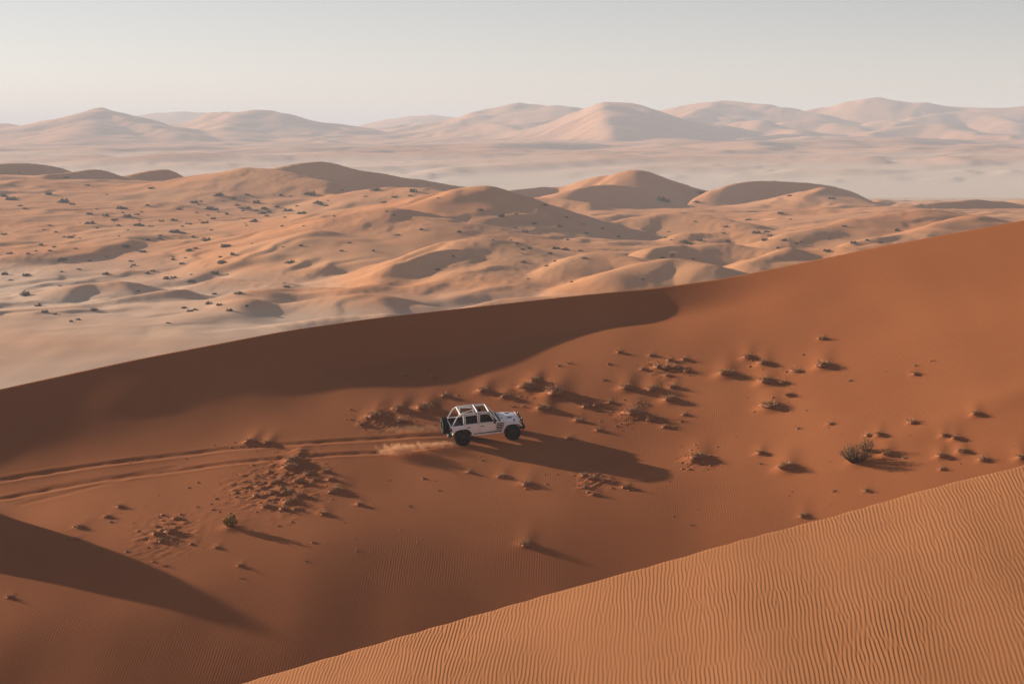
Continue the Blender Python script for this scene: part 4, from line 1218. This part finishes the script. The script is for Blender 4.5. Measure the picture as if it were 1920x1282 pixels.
SHRUBS = [(8,368,16),(20,374,22),(38,386,12),(90,364,18),(118,379,22),(125,332,10),(228,391,20),(240,406,20),(215,412,14),(198,405,16),(170,401,16),(170,419,18),(262,423,18),(325,413,16),
 (385,418,16),(328,435,20),(412,367,22),(285,353,14),(365,380,14),(390,392,18),(403,393,14),(425,401,12),(462,391,18),(495,392,18),(492,400,16),(583,364,22),(705,356,20),(720,379,12),(775,359,18),
 (740,369,12),(900,394,14),(942,405,16),(567,400,16),(595,380,16),(478,415,16),(132,445,12),(235,462,14),(278,450,12),(270,472,12),(118,486,14),(425,462,16),(388,451,14),(355,470,14),(415,492,16),
 (435,477,14),(342,494,12),(545,492,18),(18,475,12),(78,459,12),(362,444,12),(8,439,12),(48,553,24),(10,514,16),(50,516,16),(19,525,10),(73,573,16),(83,585,14),(104,588,8),(146,599,12),(133,602,10),
 (177,581,14),(200,514,16),(277,512,12),(312,522,18),(360,527,16),(392,569,16),(412,571,14),(346,577,12),(365,580,12),(356,583,12),(431,582,16),(448,550,14),(402,551,12),(462,573,10),(404,512,16),
 (417,493,16),(315,605,10),(250,497,10),(115,487,12),(238,462,16),(133,445,14),(269,472,12),(354,469,14),(423,462,18),(387,450,18),(333,436,16),
 (1022,385,12),(1238,375,20),(1250,377,14),(1305,378,12),(1312,362,20),(1560,372,14),(1480,367,10),(968,401,8),(1000,419,12),(985,434,12),(1050,424,10),(1100,437,10),(1160,443,10),(1418,436,16),(1472,450,14),
 (1435,450,14),(1312,450,12),(1285,455,20),(1248,445,8),(1682,432,16),(1550,470,14),(992,466,12),(1030,475,12),(1042,466,14),(1062,468,14),(982,491,12),(1175,478,8),(1600,455,12),(1625,450,10),(1650,455,12),
 (1062,407,8),(1405,412,12),(1205,523,8),(700,470,8),(745,440,10),(790,430,10),(860,435,12),(640,470,8),(655,455,8),(820,505,10),(850,480,8),(540,395,18),(520,388,14),(440,372,12),(480,380,14),(505,398,14)]
MID_MARKS = [(1195, 317, 'the pointed dune peak'), (905, 350, 'the long-ridged dune'), (560, 430, 'the pale rounded dune lobe'), (1450, 345, 'the dark domed dune'), (585, 305, 'the sharp skyline crest'),
             (120, 330, 'the skyline humps'), (60, 560, 'the pale flat at the left'), (230, 450, 'the scrubby hillside centre'), (870, 480, 'the small curved slip face'), (1660, 420, 'the low dunes at far right'),
             (400, 560, 'the low curved humps'), (1080, 480, 'the pale humps by the crest')]
def build_mid_plants():
    sm = shrub_meshes(7)
    pts = list(SHRUBS)
    R2 = random.Random(5)
    for cx, cy, sx, sy, n in ((200, 430, 130, 34, 62), (450, 392, 60, 12, 20), (1100, 455, 160, 26, 22), (300, 530, 150, 30, 12), (640, 380, 120, 20, 14), (1350, 430, 160, 24, 14)):
        for _ in range(n):
            pts.append((R2.gauss(cx, sx), R2.gauss(cy, sy), R2.uniform(5, 11)))
    use = []
    for px, py, w in pts:
        if px < 3 or px > 1917: continue
        if py > np.interp(px, CR_X, CR_Y) - 5: continue
        h = hit(px, py + 1, mid_h, 345, 1150, 1200)
        if h is None: continue
        use.append((px, py, w, h))
    zs = mid_h(np.array([u[3][0] for u in use]), np.array([u[3][1] for u in use]))
    labs = relate([(u[0], u[1]) for u in use], MID_MARKS, 'dark scrub bush')
    for i, ((px, py, w, h), z, lab) in enumerate(zip(use, zs, labs)):
        o = bpy.data.objects.new('desert_shrub', sm[i % len(sm)]); COL.objects.link(o)
        wm = w / FPX * h[1] / 1.9
        o.location = (h[0], h[1], float(z) - 0.05 * wm); o.scale = (wm, wm, wm * PR.uniform(0.7, 1.0)); o.rotation_euler = (0, 0, PR.uniform(0, 6.28))
        tag(o, lab, 'shrub', 'dark shrubs dotting the dune field')

def build_dust():
    def cloud(name, lab, p, scale, rot, dens, seed):
        bm = bmesh.new(); bmesh.ops.create_icosphere(bm, subdivisions=3, radius=1.0)
        me = bpy.data.meshes.new(name); bm.to_mesh(me); bm.free()
        m = bpy.data.materials.new('sand_dust'); m.use_nodes = True; nt = m.node_tree; N, L = nt.nodes, nt.links; N.clear()
        out = N.new('ShaderNodeOutputMaterial'); pv = N.new('ShaderNodeVolumePrincipled')
        tc = N.new('ShaderNodeTexCoord')
        ln = N.new('ShaderNodeVectorMath'); ln.operation = 'LENGTH'; L.new(tc.outputs['Object'], ln.inputs[0])
        fall = N.new('ShaderNodeMapRange'); fall.inputs['From Min'].default_value = 1.0; fall.inputs['From Max'].default_value = 0.25; L.new(ln.outputs['Value'], fall.inputs['Value'])
        mp = N.new('ShaderNodeMapping'); mp.inputs['Scale'].default_value = (scale[0], scale[1], scale[2]); mp.inputs['Location'].default_value = (seed, seed * 2, 0); L.new(tc.outputs['Object'], mp.inputs['Vector'])
        n = N.new('ShaderNodeTexNoise'); n.inputs['Scale'].default_value = 3.4; n.inputs['Detail'].default_value = 6; n.inputs['Roughness'].default_value = 0.65; L.new(mp.outputs[0], n.inputs['Vector'])
        ad = N.new('ShaderNodeMath'); ad.operation = 'MULTIPLY_ADD'; ad.inputs[1].default_value = 0.34; L.new(fall.outputs[0], ad.inputs[0]); L.new(n.outputs['Fac'], ad.inputs[2])
        mr = N.new('ShaderNodeMapRange'); mr.inputs['From Min'].default_value = 0.66; mr.inputs['From Max'].default_value = 0.84; mr.inputs['To Max'].default_value = dens; L.new(ad.outputs[0], mr.inputs['Value'])
        L.new(mr.outputs[0], pv.inputs['Density'])
        pv.inputs['Color'].default_value = (0.66, 0.40, 0.235, 1); pv.inputs['Anisotropy'].default_value = 0.2
        L.new(pv.outputs[0], out.inputs['Volume'])
        o = link(name, me, m); o.location = p; o.scale = scale; o.rotation_euler = rot
        tag(o, lab, 'dust', kind='stuff')
    def at(px, py, up):
        h = hit(px, py, near_base, 84, 150)
        return (h[0], h[1], float(near_base(np.array([h[0]]), np.array([h[1]]))[0]) + up)
    cloud('dust_cloud', 'golden sand spray thrown up behind the near rear wheel', at(750, 853, 0.32), (1.9, 0.95, 0.50), (0, 0, math.radians(14)), 3.6, 1.3)
    cloud('dust_cloud', 'thin dust trail along the near rut up to the rear wheel', at(812, 839, 0.16), (2.4, 0.55, 0.34), (0, 0, math.radians(14)), 2.6, 4.1)
    cloud('dust_cloud', 'faint dust drifting over the far rut behind the spare wheel', at(775, 812, 0.25), (2.9, 0.9, 0.40), (0, 0, math.radians(14)), 0.35, 7.7)
plan_noses()
VM, WH = place_vehicle()
plan_near()
build_terrain()
VEH = build_vehicle(); VEH.matrix_world = VM
build_driver(VM)
build_near_plants()
build_mid_plants()
build_dust()
build_haze()
